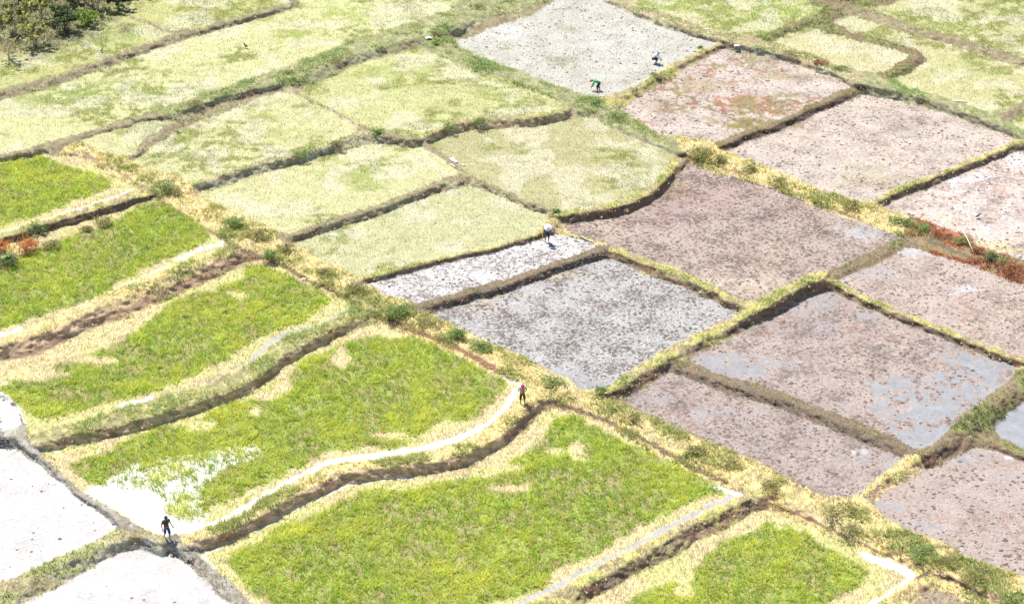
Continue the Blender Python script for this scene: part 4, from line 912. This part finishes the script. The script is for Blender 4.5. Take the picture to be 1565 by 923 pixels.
# birds
MBIRD = plain('black_feathers', (.02,.02,.022), .5, .1)
def bird(px, py, s, rz, label):
    g = ground_at(px, py); root = empty('bird', g, label, 'bird', 'dark birds standing in the paddies', rz)
    V, Fc = tube([(-.30*s, 0, .20*s), (-.14*s, 0, .25*s), (0, 0, .30*s), (.10*s, 0, .37*s), (.13*s, 0, .46*s), (.18*s, 0, .48*s), (.27*s, 0, .465*s)], [.02*s, .06*s, .085*s, .06*s, .045*s, .04*s, .006*s], 8)
    o = mesh_obj('body', V, Fc, MBIRD, smooth=True); o.parent = root
    for q in (-1, 1):
        V, Fc = tube([(0, .03*q*s, .26*s), (.02*s, .035*q*s, .12*s), (0, .035*q*s, 0)], [.014*s, .01*s, .01*s], 5); o = mesh_obj('leg', V, Fc, MBIRD); o.parent = root
        V, Fc = tube([(.06*s, .07*q*s, .33*s), (-.1*s, .09*q*s, .27*s), (-.30*s, .05*q*s, .2*s)], [.02*s, .045*s, .008*s], 6); o = mesh_obj('wing', V, Fc, MBIRD); o.parent = root
bird(375,74,1.0,2.5,'dark bird standing alone in the long pale yellow paddy'); bird(156,80,.8,1.2,'small dark bird in the paddy beneath the scrub'); bird(1495,334,.9,.3,'dark bird on the pink mud laced with white water')

# ------------------------------------------------------------------ people
def skin_part(name, pts, edges, mat, parent, sub=2, root_i=0):
    """pts: list of ((x,y,z), radius or (rx,ry)); a continuous body surface grown over joints"""
    me = bpy.data.meshes.new(name); me.from_pydata([p[0] for p in pts], edges, []); me.update()
    o = bpy.data.objects.new(name, me); C.objects.link(o); o.parent = parent
    md = o.modifiers.new('skin', 'SKIN'); md.use_smooth_shade = True
    for v, p in zip(me.skin_vertices[0].data, pts):
        r = p[1]; v.radius = (r, r) if isinstance(r, float) else r; v.use_root = False
    me.skin_vertices[0].data[root_i].use_root = True
    s = o.modifiers.new('sub', 'SUBSURF'); s.levels = sub; s.render_levels = sub
    me.materials.append(mat); return o
MSKIN = plain('brown_skin', (.22,.12,.08), .55, .1); MHAIR = plain('black_hair', (.02,.017,.015), .6, .1)
def cloth(name, c): return plain(name, c, .85, .15, 14.)
def lerpv(a, b_, t): return tuple(a[i]+(b_[i]-a[i])*t for i in range(3))
def person(px, py, rz, label, J, shirt, lower, hat, hatkind, sleeves='short', legs='shorts', scale=1., skinm=MSKIN, extra=None):
    """J: joint positions in metres, local frame, facing +X, left = +Y"""
    g = ground_at(px, py); root = empty('person', g, label, 'person', 'farmers at work in the paddies', rz); root.scale = (scale,)*3
    pts, ed = [], []
    def add(p, r, frm=None):
        pts.append((p, r)); i = len(pts)-1
        if frm is not None: ed.append((frm, i))
        return i
    pel = add(J['pelvis'], (.145, .115)); ch0 = add(lerpv(J['pelvis'], J['chest'], .5), (.13, .105), pel); ch = add(J['chest'], (.165, .115), ch0)
    nk = add(J['neck'], .058, ch); hd0 = add(lerpv(J['neck'], J['head'], .55), .075, nk); hd = add(J['head'], (.095, .088), hd0); top = add(J['crown'], (.075, .07), hd)
    hands = {}
    for s in 'lr':
        sh = add(J['sh'+s], .062, ch); el = add(J['el'+s], .042, sh); wr = add(J['wr'+s], .028, el)
        d = Vector(J['wr'+s])-Vector(J['el'+s]); d.normalize(); side = d.orthogonal().normalized(); up_ = d.cross(side)
        W0 = Vector(J['wr'+s]); palm = add(tuple(W0+d*.06), (.04, .02), wr); kn = add(tuple(W0+d*.095), (.038, .016), palm)
        for q, (off, ln) in enumerate(((-.03, .070), (-.010, .082), (.011, .076), (.030, .06))):
            a_ = add(tuple(W0+d*(.095+ln*.5)+side*off+up_*.008), .009, kn); add(tuple(W0+d*(.095+ln*.85)+side*off*.95+up_*.03), .0075, a_)
        t_ = add(tuple(W0+d*.07+side*-.05+up_*.012), .011, palm); add(tuple(W0+d*.11+side*-.062+up_*.028), .009, t_)
        hp = add(J['hp'+s], .095, pel); kn_ = add(J['kn'+s], .06, hp); cf_ = add(lerpv(J['kn'+s], J['an'+s], .35), .055, kn_); an = add(J['an'+s], .036, cf_)
        A = Vector(J['an'+s]); fd = Vector(J.get('toe', (1, 0, 0))).normalized(); hl = add(tuple(A+Vector((0, 0, -.05))-fd*.03), .035, an); add(tuple(A+Vector((0, 0, -.06))+fd*.15), (.042, .024), hl)
    body = skin_part('body', pts, ed, skinm, root, 1)
    # shirt
    P2, E2 = [], []
    def add2(p, r, frm=None):
        P2.append((p, r)); i = len(P2)-1
        if frm is not None: E2.append((frm, i))
        return i
    a0 = add2(lerpv(J['pelvis'], J['chest'], .02), (.175, .14)); a1 = add2(lerpv(J['pelvis'], J['chest'], .5), (.165, .135), a0); a2 = add2(J['chest'], (.195, .14), a1); add2(lerpv(J['chest'], J['neck'], .75), (.085, .08), a2)
    for s in 'lr':
        s0 = add2(J['sh'+s], .085, a2); 
        if sleeves == 'short': add2(lerpv(J['sh'+s], J['el'+s], .7), .068, s0)
        else: e_ = add2(J['el'+s], .062, s0); add2(lerpv(J['el'+s], J['wr'+s], .9), .045, e_)
    skin_part('shirt', P2, E2, shirt, root, 1)
    P3, E3 = [], []
    def add3(p, r, frm=None):
        P3.append((p, r)); i = len(P3)-1
        if frm is not None: E3.append((frm, i))
        return i
    p0 = add3(lerpv(J['pelvis'], J['chest'], .08), (.165, .13)); p1 = add3(J['pelvis'], (.17, .14), p0)
    for s in 'lr':
        h_ = add3(J['hp'+s], .115, p1); k_ = add3(lerpv(J['hp'+s], J['kn'+s], .95), .092, h_)
        if legs == 'long': add3(lerpv(J['kn'+s], J['an'+s], .7), .075, k_)
        elif legs == 'mid': add3(lerpv(J['kn'+s], J['an'+s], .25), .085, k_)
    skin_part('trousers' if legs == 'long' else 'shorts', P3, E3, lower, root, 1)
    # face: nose, ears
    H = Vector(J['head']); N_ = Vector(J['neck']); Cn = Vector(J['crown']); upv = (Cn-N_).normalized(); fwd = Vector(J['face']).normalized(); sd_ = upv.cross(fwd).normalized()
    V, Fc = tube([H+fwd*.075+upv*.01, H+fwd*.105-upv*.03, H+fwd*.08-upv*.035], [.010, .016, .008], 6); o = mesh_obj('nose', V, Fc, skinm); o.parent = root
    for q in (-1, 1):
        V, Fc = tube([H+sd_*.085*q+upv*.02, H+sd_*.10*q-upv*.0, H+sd_*.085*q-upv*.03], [.01, .018, .008], 6); o = mesh_obj('ear', V, Fc, skinm); o.parent = root
        V, Fc = tube([H+sd_*.033*q+fwd*.078+upv*.015, H+sd_*.033*q+fwd*.092+upv*.015], [.013, .008], 6); o = mesh_obj('eye', V, Fc, MHAIR); o.parent = root
    V, Fc = tube([H+fwd*.085-upv*.055-sd_*.025, H+fwd*.094-upv*.058, H+fwd*.085-upv*.055+sd_*.025], [.005, .008, .005], 6); o = mesh_obj('mouth', V, Fc, cloth('lips', (.2,.07,.05))); o.parent = root
    # headgear, lathe around the head axis
    def lathe(prof, mat, nm, shift=0.):
        V = []; seg = 16
        for r_, h_ in prof:
            for q in range(seg):
                t = 2*math.pi*q/seg; V.append(H+upv*h_+(sd_*math.cos(t)+fwd*math.sin(t))*r_*(1+.03*math.sin(3*t))+fwd*shift)
        F4 = [(i*seg+q, i*seg+(q+1) % seg, (i+1)*seg+(q+1) % seg, (i+1)*seg+q) for i in range(len(prof)-1) for q in range(seg)]
        o = mesh_obj(nm, np.array(V), np.array(F4), mat, smooth=True); o.parent = root; return o
    if hatkind == 'brim': lathe([(.26, .035), (.20, .06), (.125, .075), (.12, .14), (.09, .175), (.01, .185)], hat, 'hat')
    elif hatkind == 'scarf':
        lathe([(.125, -.06), (.13, .02), (.125, .08), (.095, .13), (.01, .15)], hat, 'headscarf', -.012)
        V, Fc = tube([H-fwd*.11+upv*.0, H-fwd*.17-upv*.10, H-fwd*.16-upv*.25], [.05, .05, .02], 6); o = mesh_obj('scarf_tail', V, Fc, hat); o.parent = root
    elif hatkind == 'cap':
        lathe([(.112, .015), (.115, .06), (.095, .115), (.01, .135)], hat, 'cap')
    elif hatkind == 'cap_orange':
        lathe([(.125, -.03), (.13, .03), (.125, .09), (.095, .14), (.01, .155)], hat, 'cap')
    lathe([(.104, -.035), (.106, .03), (.09, .09), (.01, .115)], MHAIR, 'hair', -.018)
    if extra: extra(root, J)
    return root
walk = dict(pelvis=(0, 0, .90), chest=(.03, 0, 1.28), neck=(.05, 0, 1.47), head=(.09, 0, 1.60), crown=(.09, 0, 1.68), face=(1, 0, -.12),
  shl=(.03, .19, 1.38), shr=(.03, -.19, 1.38), ell=(-.06, .28, 1.12), elr=(.02, -.30, 1.12), wrl=(.10, .34, .90), wrr=(.10, -.30, .88),
  hpl=(0, .10, .84), hpr=(0, -.10, .84), knl=(.16, .11, .48), knr=(-.02, -.10, .47), anl=(.12, .11, .09), anr=(-.22, -.10, .13))
person(256,823, -1.0, 'farmer walking in a dark tee and blue shorts beside the white silt', walk, cloth('dark_green_tee', (.035,.05,.045)), cloth('blue_shorts', (.02,.05,.22)), cloth('navy_cap', (.04,.03,.07)), 'cap', legs='mid', scale=1.04)
hold = dict(walk); hold.update(pelvis=(-.02, 0, .90), chest=(.04, 0, 1.27), neck=(.09, 0, 1.44), head=(.16, 0, 1.55), crown=(.17, 0, 1.63), face=(1, 0, -.4), ell=(.04, .32, 1.14), elr=(.04, -.30, 1.14), wrl=(.26, .16, 1.16), wrr=(.27, -.14, 1.15), knl=(.10, .15, .48), knr=(.05, -.12, .48), anl=(.02, .16, .09), anr=(-.02, -.12, .09))
def bundle(root, J):
    V, Fc, Cc = blades(np.tile([(.32, 0, 1.08)], (10, 1))+rng.uniform(-.05, .05, (10, 3)), 4, .28, .03, .5, np.tile([(.34,.36,.2)], (10, 1)), .03)
    o = mesh_obj('seedling_bunch', V, Fc, ML, Cc); o.parent = root
person(798,617, -1.35, 'farmer in a red headscarf and white shirt standing on the straw path', hold, cloth('white_checked_shirt', (.50,.42,.40)), cloth('dark_wine_shorts', (.05,.02,.03)), cloth('red_scarf', (.72,.06,.12)), 'scarf', legs='mid', extra=bundle)
digj = dict(pelvis=(-.12, 0, .86), chest=(.10, 0, 1.16), neck=(.24, 0, 1.30), head=(.34, 0, 1.37), crown=(.41, 0, 1.42), face=(.75, 0, -.7),
  shl=(.14, .19, 1.23), shr=(.14, -.19, 1.23), ell=(.26, .22, .98), elr=(.22, -.24, .96), wrl=(.46, .12, .86), wrr=(.36, -.16, .78),
  hpl=(-.12, .10, .82), hpr=(-.12, -.10, .82), knl=(-.02, .12, .45), knr=(-.06, -.11, .45), anl=(-.10, .12, .08), anr=(-.14, -.11, .08))
def hoe(root, J):
    V, Fc = tube([(.30, -.20, 1.02), (.42, .02, .60), (.56, .22, .05)], [.018, .018, .018], 6)
MWOOD = plain('yellow_bamboo', (.72,.52,.12), .6, .15)
hatted = person(836,371, -1.45, 'stooping farmer in a broad white hat standing in the shining mud', digj, cloth('slate_shirt', (.09,.10,.13)), cloth('black_trousers', (.02,.022,.035)), cloth('white_straw_hat', (.85,.85,.86)), 'brim', sleeves='long', legs='mid', scale=1.14)
gb = ground_at(829, 367)
V, Fc = tube([gb+(0, 0, -.1), gb+(.01, 0, .45), gb+(.0, .04, 1.0)], [.045, .04, .035], 7)
tag(mesh_obj('bamboo_stick', V, Fc, MWOOD, loc=tuple(gb)), 'yellow bamboo stick upright beside the white hatted farmer', 'stick')
bend = dict(pelvis=(-.20, 0, .74), chest=(.16, 0, .92), neck=(.34, 0, .93), head=(.46, 0, .90), crown=(.54, 0, .90), face=(.25, 0, -1),
  shl=(.20, .18, .90), shr=(.20, -.18, .90), ell=(.26, .20, .62), elr=(.28, -.20, .62), wrl=(.40, .12, .40), wrr=(.42, -.10, .36),
  hpl=(-.22, .10, .70), hpr=(-.22, -.10, .70), knl=(-.02, .13, .42), knr=(-.12, -.12, .42), anl=(-.10, .13, .06), anr=(-.24, -.12, .06))
person(912,139, math.pi-.15, 'farmer in a green shirt and orange cap bending to plant', bend, cloth('green_shirt', (.03,.36,.12)), cloth('charcoal_trousers', (.025,.03,.04)), cloth('orange_cap', (.62,.14,.05)), 'cap_orange', sleeves='long', legs='long', scale=1.08)
squat = dict(pelvis=(-.22, 0, .48), chest=(.08, 0, .84), neck=(.22, 0, .96), head=(.30, 0, 1.03), crown=(.35, 0, 1.10), face=(.8, 0, -.6),
  shl=(.10, .19, .88), shr=(.10, -.19, .88), ell=(.28, .22, .64), elr=(.28, -.22, .64), wrl=(.46, .12, .46), wrr=(.46, -.10, .42),
  hpl=(-.20, .11, .46), hpr=(-.20, -.11, .46), knl=(.26, .18, .52), knr=(.26, -.17, .50), anl=(.02, .16, .08), anr=(.00, -.15, .08))
person(1001,98, -.25, 'farmer in a pale lilac shirt crouching over the silt', squat, cloth('pale_lilac_shirt', (.66,.68,.80)), cloth('black_long_trousers', (.02,.025,.05)), cloth('pale_hat', (.68,.70,.76)), 'cap', sleeves='long', legs='long', scale=1.12)

print('TRIS', sum(len(o.data.loops)-2*len(o.data.polygons) for o in S.objects if o.type == 'MESH'))
